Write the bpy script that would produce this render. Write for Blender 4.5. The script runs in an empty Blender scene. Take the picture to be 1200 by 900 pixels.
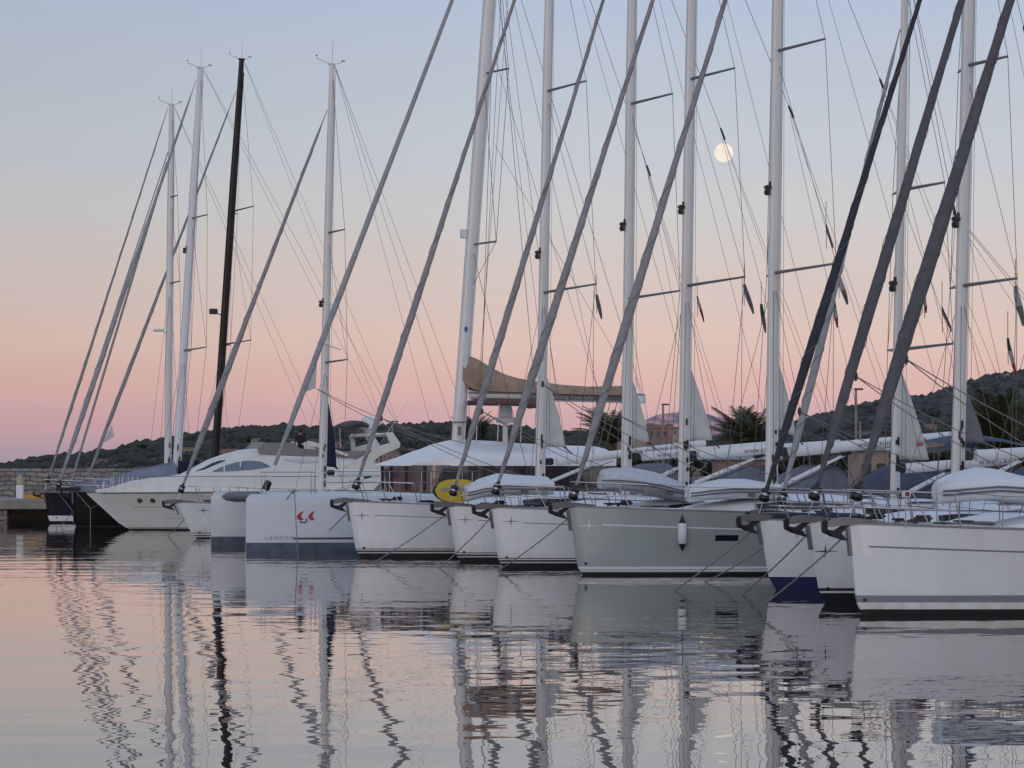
import bpy, bmesh, math, random
from math import sin, cos, pi, radians, sqrt
from mathutils import Vector, Matrix
random.seed(7)
SC = bpy.context.scene
COL = SC.collection
# ------------------------------------------------------------------ camera
F = 2500.0; CXP = 600.0; HY = 548.0; CH = 2.7     # focal length in photo pixels, horizon row, eye height
cam = bpy.data.cameras.new('camera'); cam.sensor_width = 36; cam.lens = 75.0
cam.shift_y = (HY - 450) / 1200.0
cam.clip_end = 20000; cam.clip_start = 0.5
camo = bpy.data.objects.new('camera', cam); COL.objects.link(camo)
camo.location = (0, 0, CH); camo.rotation_euler = (pi / 2, 0, 0)
SC.camera = camo
# ------------------------------------------------------------------ sky: dusk, the pink belt opposite the set sun
def lin(c):
    return tuple(((v / 255.) / 12.92 if v <= 10 else ((v / 255. + .055) / 1.055) ** 2.4) for v in c)
W = bpy.data.worlds.new("World"); SC.world = W; W.use_nodes = True
nt = W.node_tree; nt.nodes.clear()
tc = nt.nodes.new('ShaderNodeTexCoord'); sp = nt.nodes.new('ShaderNodeSeparateXYZ')
nt.links.new(tc.outputs['Generated'], sp.inputs[0])
mr = nt.nodes.new('ShaderNodeMapRange'); mr.inputs[1].default_value = -0.02; mr.inputs[2].default_value = 1.0
nt.links.new(sp.outputs['Z'], mr.inputs[0])
cr = nt.nodes.new('ShaderNodeValToRGB'); cr.color_ramp.interpolation = 'EASE'
nt.links.new(mr.outputs[0], cr.inputs[0])
stops = [(-.02, (168, 148, 168)), (.004, (176, 155, 170)), (.020, (200, 164, 170)), (.038, (212, 175, 172)), (.060, (212, 187, 181)),
         (.085, (205, 190, 187)), (.118, (196, 194, 197)), (.148, (187, 193, 202)), (.18, (180, 189, 203)), (.215, (173, 186, 208)),
         (.45, (172, 187, 213)), (1.0, (158, 177, 211))]
el = cr.color_ramp.elements
while len(el) > 1: el.remove(el[-1])
for i, (z, c) in enumerate(stops):
    p = (z + .02) / 1.02
    e = el[0] if i == 0 else el.new(p)
    e.position = p; e.color = (*lin(c), 1)
# the glow where the sun went down, behind the camera
mg = nt.nodes.new('ShaderNodeMapRange'); mg.inputs[1].default_value = 0.1; mg.inputs[2].default_value = -1.0
nt.links.new(sp.outputs['Y'], mg.inputs[0])
gl = nt.nodes.new('ShaderNodeMapRange'); gl.inputs[1].default_value = .55; gl.inputs[2].default_value = 0.0
nt.links.new(sp.outputs['Z'], gl.inputs[0])
mm = nt.nodes.new('ShaderNodeMath'); mm.operation = 'MULTIPLY'
nt.links.new(mg.outputs[0], mm.inputs[0]); nt.links.new(gl.outputs[0], mm.inputs[1])
mx = nt.nodes.new('ShaderNodeMix'); mx.data_type = 'RGBA'
nt.links.new(mm.outputs[0], mx.inputs[0]); nt.links.new(cr.outputs[0], mx.inputs[6]); mx.inputs[7].default_value = (1.02, .98, 1.02, 1)
# the belt is a little brighter right of the middle than at the far left
ax_ = nt.nodes.new('ShaderNodeMapRange'); ax_.inputs[1].default_value = -.26; ax_.inputs[2].default_value = .04; ax_.inputs[3].default_value = .90; ax_.inputs[4].default_value = 1.05
nt.links.new(sp.outputs['X'], ax_.inputs[0])
# a little of the physical sky as well
sk = nt.nodes.new('ShaderNodeTexSky'); sk.sky_type = 'NISHITA'; sk.sun_disc = False
sk.sun_elevation = radians(1.0); sk.sun_rotation = radians(190)
bg = nt.nodes.new('ShaderNodeBackground'); nt.links.new(ax_.outputs[0], bg.inputs[1])
bg2 = nt.nodes.new('ShaderNodeBackground'); bg2.inputs[1].default_value = 0.02
nt.links.new(mx.outputs[2], bg.inputs[0]); nt.links.new(sk.outputs[0], bg2.inputs[0])
ad = nt.nodes.new('ShaderNodeAddShader'); wo = nt.nodes.new('ShaderNodeOutputWorld')
nt.links.new(bg.outputs[0], ad.inputs[0]); nt.links.new(bg2.outputs[0], ad.inputs[1]); nt.links.new(ad.outputs[0], wo.inputs[0])
sun = bpy.data.lights.new('sun', 'SUN'); sun.energy = 0.30; sun.angle = radians(25); sun.color = (1, .95, .93)
suno = bpy.data.objects.new('sun', sun); COL.objects.link(suno)
suno.rotation_euler = (radians(78), 0, radians(-14))
SC.view_settings.view_transform = 'Standard'; SC.view_settings.look = 'None'
SC.view_settings.exposure = 0.0; SC.view_settings.gamma = 1.0
# ------------------------------------------------------------------ materials
MATS = {}
def mat(name, col, rough=.5, metal=0, var=0, vscale=3, vcol=None, bump=0, bscale=20, coat=0, stretch=None, spec=.5):
    if name in MATS: return MATS[name]
    m = bpy.data.materials.new(name); m.use_nodes = True; MATS[name] = m
    n = m.node_tree; b = n.nodes['Principled BSDF']
    b.inputs['Base Color'].default_value = (*col, 1); b.inputs['Roughness'].default_value = rough
    b.inputs['Metallic'].default_value = metal; b.inputs['Coat Weight'].default_value = coat
    b.inputs['Specular IOR Level'].default_value = spec
    t = n.nodes.new('ShaderNodeTexCoord')
    if var:
        mp = n.nodes.new('ShaderNodeMapping'); n.links.new(t.outputs['Object'], mp.inputs[0])
        if stretch: mp.inputs['Scale'].default_value = stretch
        no = n.nodes.new('ShaderNodeTexNoise'); no.inputs['Scale'].default_value = vscale; no.inputs['Detail'].default_value = 6
        n.links.new(mp.outputs[0], no.inputs['Vector'])
        r = n.nodes.new('ShaderNodeValToRGB'); n.links.new(no.outputs['Fac'], r.inputs[0])
        r.color_ramp.elements[0].position = .35; r.color_ramp.elements[1].position = .65
        vc = vcol or tuple(c * (1 - var) for c in col)
        r.color_ramp.elements[0].color = (*vc, 1); r.color_ramp.elements[1].color = (*col, 1)
        n.links.new(r.outputs[0], b.inputs['Base Color'])
    if bump:
        nb = n.nodes.new('ShaderNodeTexNoise'); nb.inputs['Scale'].default_value = bscale; nb.inputs['Detail'].default_value = 5
        n.links.new(t.outputs['Object'], nb.inputs['Vector'])
        bu = n.nodes.new('ShaderNodeBump'); bu.inputs['Strength'].default_value = 1; bu.inputs['Distance'].default_value = bump
        n.links.new(nb.outputs['Fac'], bu.inputs['Height']); n.links.new(bu.outputs[0], b.inputs['Normal'])
    return m
def emit(name, col, s):
    m = bpy.data.materials.new(name); m.use_nodes = True
    b = m.node_tree.nodes['Principled BSDF']; b.inputs['Base Color'].default_value = (*col, 1)
    b.inputs['Emission Color'].default_value = (*col, 1); b.inputs['Emission Strength'].default_value = s
    return m
gel = mat('gelcoat', (.72, .72, .73), .22, var=.07, vscale=1.2, vcol=(.66, .66, .645), stretch=(1, 1, .35), coat=.3)
def scum(m, col, z1=.55):
    n = m.node_tree; b = n.nodes['Principled BSDF']; src = b.inputs['Base Color'].links[0].from_socket
    t = n.nodes.new('ShaderNodeTexCoord'); sx = n.nodes.new('ShaderNodeSeparateXYZ'); n.links.new(t.outputs['Object'], sx.inputs[0])
    mp = n.nodes.new('ShaderNodeMapping'); mp.inputs['Scale'].default_value = (2.2, 2.2, .5); n.links.new(t.outputs['Object'], mp.inputs[0])
    no = n.nodes.new('ShaderNodeTexNoise'); no.inputs['Scale'].default_value = 1.6; no.inputs['Detail'].default_value = 7; n.links.new(mp.outputs[0], no.inputs['Vector'])
    r1 = n.nodes.new('ShaderNodeMapRange'); r1.inputs[1].default_value = z1; r1.inputs[2].default_value = 0; n.links.new(sx.outputs['Z'], r1.inputs[0])
    r2 = n.nodes.new('ShaderNodeMapRange'); r2.inputs[1].default_value = .38; r2.inputs[2].default_value = .66; n.links.new(no.outputs['Fac'], r2.inputs[0])
    mu = n.nodes.new('ShaderNodeMath'); mu.operation = 'MULTIPLY'; n.links.new(r1.outputs[0], mu.inputs[0]); n.links.new(r2.outputs[0], mu.inputs[1])
    mi = n.nodes.new('ShaderNodeMix'); mi.data_type = 'RGBA'; n.links.new(mu.outputs[0], mi.inputs[0]); n.links.new(src, mi.inputs[6]); mi.inputs[7].default_value = (*col, 1); n.links.new(mi.outputs[2], b.inputs['Base Color'])
scum(gel, (.55, .52, .43))
gelw = mat('gelcoat_warm', (.66, .65, .60), .25, var=.06, vscale=1.0, stretch=(1, 1, .3), coat=.3)
gelgreen = mat('gelcoat_green', (.33, .375, .355), .25, var=.06, vscale=1.1, stretch=(1, 1, .3), coat=.3)
gelblue = mat('gelcoat_pale', (.54, .58, .63), .25, var=.05, vscale=1.0, coat=.3)
navy = mat('gelcoat_navy', (.005, .006, .014), .32, spec=.1)
blackgel = mat('gelcoat_black', (.003, .003, .0035), .35, spec=.08)
deckm = mat('deck_white', (.74, .76, .78), .5, var=.08, vscale=2.5)
afblack = mat('antifouling_black', (.006, .006, .007), .6)
afblue = mat('antifouling_blue', (.012, .018, .085), .5, var=.2, vscale=5)
afgrey = mat('antifouling_grey', (.085, .115, .16), .55, var=.35, vscale=3)
stripeG = mat('stripe_grey', (.20, .205, .24), .4)
stripeD = mat('stripe_dark', (.035, .035, .045), .4)
stripeW = mat('stripe_white', (.75, .75, .75), .4)
rail_al = mat('toe_rail', (.16, .155, .16), .4, .4)
steel = mat('stainless', (.30, .30, .32), .3, .85)
steeld = mat('stainless_dull', (.22, .21, .21), .4, .7, var=.2, vscale=4)
alu = mat('mast_alloy', (.66, .64, .61), .42, .12, var=.10, vscale=2, stretch=(1, 1, .15))
aluw = mat('mast_white', (.66, .67, .69), .38, var=.06, vscale=2, stretch=(1, 1, .15))
blackm = mat('mast_black', (.010, .005, .006), .3, spec=.25)
slot = mat('dark_slot', (.02, .02, .022), .6)
boomw = mat('boom_white', (.70, .70, .70), .35, var=.06, vscale=2)
furlG = mat('furled_sail_grey', (.295, .28, .285), .8, var=.22, vscale=5, bump=.012, bscale=9)
furlL = mat('furled_sail_light', (.33, .33, .34), .8, var=.18, vscale=5, bump=.012, bscale=9)
furlD = mat('furled_sail_dark', (.030, .032, .045), .75, var=.3, vscale=5, bump=.012, bscale=9)
furlM = mat('furled_sail_mid', (.105, .10, .115), .8, var=.25, vscale=5, bump=.012, bscale=9)
sailw = mat('sailcloth', (.56, .56, .53), .85, var=.14, vscale=3, bump=.01, bscale=8)
saild = mat('sailcloth_grey', (.17, .17, .19), .85, var=.15, vscale=3, bump=.01, bscale=8)
navycloth = mat('navy_canvas', (.010, .013, .045), .85, var=.3, vscale=6, bump=.02, bscale=9)
bluecloth = mat('blue_grey_canvas', (.065, .085, .125), .8, var=.3, vscale=4, bump=.03, bscale=6)
greycloth = mat('grey_canvas', (.17, .18, .21), .85, var=.25, vscale=4, bump=.03, bscale=6)
tarpm = mat('blue_grey_tarp', (.20, .225, .28), .8, var=.25, vscale=1.5, bump=.05, bscale=3)
tan = mat('tan_canvas', (.36, .25, .18), .85, var=.28, vscale=3.0, bump=.05, bscale=5)
wire = mat('rigging_wire', (.10, .095, .10), .5, .5)
rope = mat('rope', (.22, .20, .19), .9, var=.3, vscale=30)
roped = mat('rope_dark', (.07, .065, .065), .9)
blk = mat('black_plastic', (.012, .012, .013), .4)
rubber = mat('inflatable_grey', (.52, .54, .57), .55, var=.14, vscale=5)
rubberw = mat('inflatable_white', (.66, .68, .70), .5, var=.08, vscale=5)
rubberdk = mat('strake_grey', (.13, .14, .17), .6)
glassd = mat('dark_glass', (.012, .013, .02), .06, spec=.8)
glassb = mat('blue_glass', (.10, .15, .19), .06, spec=.9)
glasspink = mat('brown_glass', (.035, .022, .024), .05, spec=1.0)
vinyl = mat('clear_vinyl', (.10, .13, .19), .12, spec=.8)
teak = mat('teak', (.20, .12, .07), .7, var=.3, vscale=12)
red = mat('logo_red', (.42, .012, .035), .5)
green = mat('flag_green', (.02, .13, .05), .8)
flagred = mat('flag_red', (.40, .05, .05), .8)
flagw = mat('flag_white', (.45, .44, .43), .8)
flaggrey = mat('flag_grey', (.24, .23, .24), .85, var=.4, vscale=6)
yellow = mat('yellow_foam', (.62, .46, .045), .5, var=.1)
# ------------------------------------------------------------------ mesh helpers
class MB:
    def __init__(s): s.b = bmesh.new()
    def box(s, c, d, rot=None, bev=0):
        t = bmesh.new(); bmesh.ops.create_cube(t, size=1)
        bmesh.ops.scale(t, vec=Vector(d), verts=t.verts)
        if bev: bmesh.ops.bevel(t, geom=t.edges[:], offset=bev, segments=2, affect='EDGES')
        if rot is not None: bmesh.ops.transform(t, matrix=rot, verts=t.verts)
        bmesh.ops.translate(t, vec=Vector(c), verts=t.verts); s.merge(t); return s
    def merge(s, t):
        me = bpy.data.meshes.new('tmp'); t.to_mesh(me); t.free(); s.b.from_mesh(me); bpy.data.meshes.remove(me)
    def grid(s, rows, close=False, mats=None, capA=False, capB=False):
        vr = [[s.b.verts.new(p) for p in r] for r in rows]
        for i in range(len(vr) - 1):
            n = len(vr[i]); m = n if close else n - 1
            for j in range(m):
                k = (j + 1) % n
                try:
                    f = s.b.faces.new((vr[i][j], vr[i][k], vr[i + 1][k], vr[i + 1][j]))
                    if mats: f.material_index = mats(i, j)
                except ValueError: pass
        if capA: s.b.faces.new(list(reversed(vr[0])))
        if capB: s.b.faces.new(vr[-1])
        return s
    def tube(s, pts, r, n=6, cap=True, ell=None):
        pts = [Vector(p) for p in pts]
        if not isinstance(r, (list, tuple)): r = [r] * len(pts)
        rows = []
        prev = None
        for i, p in enumerate(pts):
            d = (pts[min(i + 1, len(pts) - 1)] - pts[max(i - 1, 0)]).normalized()
            if prev is None:
                a = Vector((0, 0, 1)) if abs(d.z) < .9 else Vector((1, 0, 0))
                u = (a - d * a.dot(d)).normalized()
            else:
                u = (prev - d * prev.dot(d)).normalized()
            prev = u; v = d.cross(u)
            rows.append([p + (u * cos(2 * pi * k / n) + v * sin(2 * pi * k / n)) * r[i] for k in range(n)])
        s.grid(rows, close=True, capA=cap, capB=cap); return s
    def lathe(s, base, axis, prof, n=12):
        base = Vector(base); ax = Vector(axis).normalized()
        a = Vector((1, 0, 0)) if abs(ax.x) < .8 else Vector((0, 0, 1))
        u = (a - ax * a.dot(ax)).normalized(); v = ax.cross(u)
        rows = [[base + ax * h + (u * cos(2 * pi * k / n) + v * sin(2 * pi * k / n)) * max(r, .0005) for k in range(n)] for (r, h) in prof]
        s.grid(rows, close=True, capA=True, capB=True); return s
    def prism(s, poly, y0, y1):        # poly = [(x, z)] swept along y
        A = [s.b.verts.new((x, y0, z)) for x, z in poly]; B = [s.b.verts.new((x, y1, z)) for x, z in poly]
        s.b.faces.new(A); s.b.faces.new(list(reversed(B)))
        n = len(poly)
        for i in range(n): s.b.faces.new((A[i], B[i], B[(i + 1) % n], A[(i + 1) % n]))
        return s
    def build(s, name, m, parent=None, smooth=True, mats=None, angle=40):
        bmesh.ops.recalc_face_normals(s.b, faces=s.b.faces[:])
        me = bpy.data.meshes.new(name); s.b.to_mesh(me); s.b.free()
        for q in (mats or [m]): me.materials.append(q)
        if smooth:
            me.polygons.foreach_set('use_smooth', [True] * len(me.polygons))
            me.set_sharp_from_angle(angle=radians(angle))
        o = bpy.data.objects.new(name, me); COL.objects.link(o)
        if parent: o.parent = parent
        return o
def tag(o, label=None, cat=None, group=None, kind=None):
    if label: o['label'] = label
    if cat: o['category'] = cat
    if group: o['group'] = group
    if kind: o['kind'] = kind
    return o
def empty(name, loc, rz=0):
    o = bpy.data.objects.new(name, None); COL.objects.link(o); o.location = loc; o.rotation_euler = (0, 0, rz); o.empty_display_size = .3
    return o
def text_mesh(name, body, size, m, parent, mtx, extrude=.002, space=1.0, sx=1.0):
    cu = bpy.data.curves.new(name, 'FONT'); cu.body = body; cu.size = size; cu.extrude = extrude; cu.space_character = space
    cu.resolution_u = 2
    t = bpy.data.objects.new('tmp_text', cu); COL.objects.link(t)
    dg = bpy.context.evaluated_depsgraph_get()
    me = bpy.data.meshes.new_from_object(t.evaluated_get(dg)); bpy.data.objects.remove(t)
    me.materials.clear(); me.materials.append(m)
    me.transform(mtx @ Matrix.Diagonal((sx, 1, 1, 1)))
    o = bpy.data.objects.new(name, me); COL.objects.link(o); o.parent = parent
    return o
def world(px, py, d): return Vector(((px - CXP) / F * d, d, CH + (HY - py) / F * d))
class Plane:
    """vertical centre plane of a boat: photo pixel -> (aft, height) in the boat's own axes"""
    def __init__(s, px, py, a): 
        s.Y0 = F * CH / (py - HY); s.X0 = (px - CXP) / F * s.Y0; s.a = a
        s.c, s.s = cos(a), sin(a)
    def at(s, px, py, y=0.0):
        X0 = s.X0 - y * s.s; Y0 = s.Y0 + y * s.c
        k = (px - CXP) / F
        u = (k * Y0 - X0) / (s.c - k * s.s); Y = Y0 + u * s.s
        return u, CH + (HY - py) / F * Y
    def P(s, px, py, y=0.0):
        u, z = s.at(px, py, y); return Vector((u, y, z))
    def W(s, v): return Vector((s.X0 + v[0] * s.c - v[1] * s.s, s.Y0 + v[0] * s.s + v[1] * s.c, v[2]))
    def L(s, w):
        dx, dy = w[0] - s.X0, w[1] - s.Y0; return Vector((dx * s.c + dy * s.s, -dx * s.s + dy * s.c, w[2]))
    def px(s, v):
        w = s.W(v); return CXP + w.x / w.y * F, HY - (w.z - CH) / w.y * F
    def depth_at(s, px): return s.Y0 + s.at(px, 500)[0] * s.s
# ------------------------------------------------------------------ water, sea bed
def water_mat():
    m = bpy.data.materials.new('harbour_water'); m.use_nodes = True; n = m.node_tree; n.nodes.clear()
    t = n.nodes.new('ShaderNodeTexCoord')
    hs = []
    for sc, rot, scale, amp, det in (((.42, 1.0, 1), 6, .75, .0165, 1.0), ((1.25, 1.5, 1), -14, 1.7, .0036, 1.2), ((.10, .22, 1), 20, .5, .020, 0)):
        mp = n.nodes.new('ShaderNodeMapping'); mp.inputs['Scale'].default_value = sc; mp.inputs['Rotation'].default_value = (0, 0, radians(rot))
        n.links.new(t.outputs['Object'], mp.inputs[0])
        no = n.nodes.new('ShaderNodeTexNoise'); no.inputs['Scale'].default_value = scale; no.inputs['Detail'].default_value = det
        n.links.new(mp.outputs[0], no.inputs['Vector'])
        mu = n.nodes.new('ShaderNodeMath'); mu.operation = 'MULTIPLY'; mu.inputs[1].default_value = amp
        n.links.new(no.outputs['Fac'], mu.inputs[0]); hs.append(mu)
    # patches of calmer and livelier water
    pm = n.nodes.new('ShaderNodeMapping'); pm.inputs['Scale'].default_value = (.05, .11, 1); n.links.new(t.outputs['Object'], pm.inputs[0])
    pn = n.nodes.new('ShaderNodeTexNoise'); pn.inputs['Scale'].default_value = 1.0; pn.inputs['Detail'].default_value = 2; n.links.new(pm.outputs[0], pn.inputs['Vector'])
    pr = n.nodes.new('ShaderNodeMapRange'); pr.inputs[1].default_value = .35; pr.inputs[2].default_value = .65; pr.inputs[3].default_value = .45; pr.inputs[4].default_value = 1.25
    n.links.new(pn.outputs['Fac'], pr.inputs[0])
    a = n.nodes.new('ShaderNodeMath'); a.operation = 'ADD'; n.links.new(hs[0].outputs[0], a.inputs[0]); n.links.new(hs[1].outputs[0], a.inputs[1])
    a2 = n.nodes.new('ShaderNodeMath'); a2.operation = 'MULTIPLY'; n.links.new(a.outputs[0], a2.inputs[0]); n.links.new(pr.outputs[0], a2.inputs[1])
    a3 = n.nodes.new('ShaderNodeMath'); a3.operation = 'ADD'; n.links.new(a2.outputs[0], a3.inputs[0]); n.links.new(hs[2].outputs[0], a3.inputs[1])
    bu = n.nodes.new('ShaderNodeBump'); bu.inputs['Strength'].default_value = 1; bu.inputs['Distance'].default_value = 1.0
    n.links.new(a3.outputs[0], bu.inputs['Height'])
    g = n.nodes.new('ShaderNodeBsdfGlossy'); g.inputs['Roughness'].default_value = 0.0; g.inputs['Color'].default_value = (1.0, .965, .945, 1)
    d = n.nodes.new('ShaderNodeBsdfDiffuse'); d.inputs['Color'].default_value = (.014, .018, .020, 1)
    fr = n.nodes.new('ShaderNodeLayerWeight'); fr.inputs['Blend'].default_value = .5
    for q in (g, fr): n.links.new(bu.outputs[0], q.inputs['Normal'])
    mixs = n.nodes.new('ShaderNodeMixShader'); pw = n.nodes.new('ShaderNodeMath'); pw.operation = 'POWER'; pw.inputs[1].default_value = 3.4; n.links.new(fr.outputs['Facing'], pw.inputs[0]); n.links.new(pw.outputs[0], mixs.inputs[0]); n.links.new(d.outputs[0], mixs.inputs[1]); n.links.new(g.outputs[0], mixs.inputs[2])
    o = n.nodes.new('ShaderNodeOutputMaterial'); n.links.new(mixs.outputs[0], o.inputs[0])
    return m
b = MB(); b.grid([[(-2500, -60, 0), (2500, -60, 0)], [(-2500, 9000, 0), (2500, 9000, 0)]])
tag(b.build('water', water_mat(), smooth=False), 'still harbour water mirroring the boats', 'water', kind='structure')
# ------------------------------------------------------------------ quay and land
ang = radians(20)
concrete = mat('concrete', (.30, .27, .23), .85, var=.3, vscale=1.5, bump=.01, bscale=10)
concd = mat('quay_underside', (.02, .018, .017), .9)
def stone_mat():
    m = bpy.data.materials.new('stone_blocks'); m.use_nodes = True; n = m.node_tree; b = n.nodes['Principled BSDF']; b.inputs['Roughness'].default_value = .9
    t = n.nodes.new('ShaderNodeTexCoord'); s = n.nodes.new('ShaderNodeSeparateXYZ'); n.links.new(t.outputs['Object'], s.inputs[0])
    no = n.nodes.new('ShaderNodeTexNoise'); no.inputs['Scale'].default_value = .9; no.inputs['Detail'].default_value = 2; n.links.new(t.outputs['Object'], no.inputs['Vector'])
    ns = n.nodes.new('ShaderNodeVectorMath'); ns.operation = 'SCALE'; ns.inputs[3].default_value = .48; n.links.new(no.outputs['Color'], ns.inputs[0])
    c = n.nodes.new('ShaderNodeCombineXYZ'); n.links.new(s.outputs['X'], c.inputs[0]); n.links.new(s.outputs['Z'], c.inputs[1])
    av = n.nodes.new('ShaderNodeVectorMath'); av.operation = 'ADD'; n.links.new(c.outputs[0], av.inputs[0]); n.links.new(ns.outputs[0], av.inputs[1])
    br = n.nodes.new('ShaderNodeTexBrick'); n.links.new(av.outputs[0], br.inputs['Vector'])
    br.inputs['Color1'].default_value = (.34, .30, .27, 1); br.inputs['Color2'].default_value = (.19, .17, .155, 1); br.inputs['Mortar'].default_value = (.05, .042, .036, 1)
    br.inputs['Scale'].default_value = 1.0; br.inputs['Brick Width'].default_value = .62; br.inputs['Row Height'].default_value = .27; br.inputs['Mortar Size'].default_value = .028
    br.inputs['Mortar Smooth'].default_value = .3
    n2 = n.nodes.new('ShaderNodeTexNoise'); n2.inputs['Scale'].default_value = 2.2; n2.inputs['Detail'].default_value = 6; n.links.new(t.outputs['Object'], n2.inputs['Vector'])
    mi = n.nodes.new('ShaderNodeMix'); mi.data_type = 'RGBA'; mi.blend_type = 'MULTIPLY'; mi.inputs[0].default_value = .6
    n.links.new(br.outputs[0], mi.inputs[6]); n.links.new(n2.outputs['Color'], mi.inputs[7])
    br2 = n.nodes.new('ShaderNodeBrightContrast'); br2.inputs[1].default_value = .05; n.links.new(mi.outputs[2], br2.inputs[0])
    n.links.new(br2.outputs[0], b.inputs['Base Color'])
    bu = n.nodes.new('ShaderNodeBump'); bu.inputs['Distance'].default_value = .05; n.links.new(br.outputs['Fac'], bu.inputs['Height']); bu.invert = True
    n.links.new(bu.outputs[0], b.inputs['Normal'])
    return m
stone = stone_mat()
# the quay the boats are moored to by the stern, running from right-near to left-far
b = MB()
q = [(20.5, 38), (-6.5, 116), (-70, 116), (-70, 150), (400, 900), (420, 38)]
A = [b.b.verts.new((x, y, 1.0)) for x, y in q]; B_ = [b.b.verts.new((x, y, -1.5)) for x, y in q]
b.b.faces.new(A); n = len(q)
for i in range(n): b.b.faces.new((A[i], A[(i + 1) % n], B_[(i + 1) % n], B_[i]))
tag(b.build('quay_ground', concrete, smooth=False), kind='structure')
# far ground under the hills
b = MB(); b.grid([[(-900, 400, .6), (1500, 400, .6)], [(-2000, 8500, .6), (3500, 8500, .6)]])
tag(b.build('far_ground', mat('scrub_ground', (.07, .065, .045), .95, var=.4, vscale=.02), smooth=False), kind='structure')
# projecting concrete landing at left with its shadowed opening
b = MB(); b.box((-33.2, 112.2, .82), (26.0, 7.4, .46), bev=.03)
tag(b.build('landing_slab', concrete, smooth=False), 'low concrete landing slab in front of the stone wall at the far left', 'landing slab')
for xx, wh in ((-36.5, 'left one, at the picture edge'), (-26.2, 'middle one below the white pillar'), (-20.7, 'right one beside the navy hull')):
    b = MB(); b.box((xx, 109.2, .2), (1.2 if xx > -22 else .9, .8, .78), bev=.03)
    tag(b.build('pier', stone, smooth=False), 'stone pier carrying the landing slab, ' + wh, 'pier', 'piers under the landing')
b = MB(); b.box((-22, 124, 1.62), (96, 1.0, 2.06), bev=.04)
tag(b.build('stone_wall', stone, smooth=False), 'long breakwater wall of rough pale stone blocks behind the dark hulls', 'stone wall')
w = world(23.5, 580, 113.0)
r = empty('service_pillar', (w.x, w.y, 1.05)); tag(r, 'white service pillar with a beige top on the concrete landing', 'service pillar')
b = MB(); b.box((0, 0, .37), (.36, .3, .72), bev=.02); b.build('cabinet', boomw, r, smooth=False)
b = MB(); b.box((0, 0, .98), (.32, .28, .5), bev=.06); b.build('cap', mat('beige_plastic', (.42, .36, .25), .5), r, smooth=False)
w = world(40.5, 586, 111.5)
r = empty('locker', (w.x, w.y, 1.05)); tag(r, 'small orange-yellow bench locker on the concrete landing beside the white pillar', 'locker')
b = MB(); b.box((0, 0, .14), (.95, .5, .26), bev=.03); b.build('body', mat('orange_paint', (.52, .26, .03), .5), r, smooth=False)
b = MB(); b.box((0, -.0, .30), (1.0, .54, .05), bev=.015); b.build('lid', mat('orange_dull', (.32, .22, .08), .6), r, smooth=False)
# ------------------------------------------------------------------ hills
def ridge(name, pts, d0, d1, d2, m, seed, rough=1.0, nx=260, ny=26):
    rnd = random.Random(seed)
    ph = [(rnd.uniform(0, 6.28), rnd.uniform(.6, 1.4)) for _ in range(10)]
    def crest(px):
        if px <= pts[0][0]: return pts[0][1]
        for (x0, y0), (x1, y1) in zip(pts, pts[1:]):
            if px <= x1: return y0 + (y1 - y0) * (px - x0) / (x1 - x0)
        return pts[-1][1]
    b = MB(); rows = []
    for j in range(ny + 1):
        t = j / ny; d = d0 + (d2 - d0) * t; row = []
        for i in range(nx + 1):
            px = pts[0][0] + (pts[-1][0] - pts[0][0]) * i / nx
            hc = (HY - crest(px)) / F * d1 + CH * .0
            tt = (d - d0) / (d1 - d0)
            prof = sin(min(tt, 1) * pi / 2) ** 1.1 if tt <= 1 else max(0, 1 - (tt - 1) * .8)
            x = (px - CXP) / F * d1
            nz = sum(sin(x * f2 * (k + 1) * .03 * 600 / d1 + p + d * .02 * 600 / d1 * (k + 1)) / (k + 1.5) for k, (p, f2) in enumerate(ph))
            h = hc * prof + nz * rough * (.25 + .3 * prof) * (1 if 0 < t < 1 else 0) * min(1, hc / 8.0)
            row.append((x * d / d1 if False else x + (d - d1) * (px - CXP) / F, d, max(h + CH * prof, .3)))
        rows.append(row)
    b.grid(rows)
    o = b.build(name, m, angle=180); return tag(o, kind='structure'), crest
hillm = mat('hillside', (.13, .105, .085), .95, var=.5, vscale=.035, vcol=(.035, .040, .030), bump=1.5, bscale=.15)
hillr = mat('hillside_rocky', (.135, .115, .095), .95, vscale=.022, var=.5, vcol=(.030, .037, .030), bump=3, bscale=.06)
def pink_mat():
    m = mat('haze_tinted_granite', (.72, .36, .33), .95, var=.4, vscale=.045, vcol=(.20, .15, .22), stretch=(1, .06, 1.5)); return m  # pinkish granite, with twilight pink and mauve distance haze painted into its colour
pL = [(-60, 556), (15, 549), (40, 543), (60, 540), (100, 539), (130, 533), (160, 526), (185, 522), (230, 516), (280, 508), (330, 506), (400, 508), (440, 506), (500, 504), (540, 503), (600, 508), (660, 513), (720, 515), (760, 516), (900, 522), (1000, 530)]
pR = [(880, 548), (905, 522), (920, 509), (940, 500), (975, 493), (1010, 483), (1035, 476), (1060, 474), (1085, 474), (1110, 467), (1130, 460), (1150, 453), (1165, 448), (1200, 446), (1260, 440), (1330, 450)]
pM = [(650, 530), (735, 507), (752, 499), (770, 491), (800, 488), (830, 490), (850, 494), (870, 502), (900, 512), (960, 524)]
hillL, crestL = ridge('hills', pL, 560, 800, 1000, hillm, 3, 1.0)
hillR, crestR = ridge('hills', pR, 900, 1300, 1700, hillr, 5, 2.6)
hillM, crestM = ridge('hills', pM, 4200, 5400, 6400, pink_mat(), 8, 14)
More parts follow.
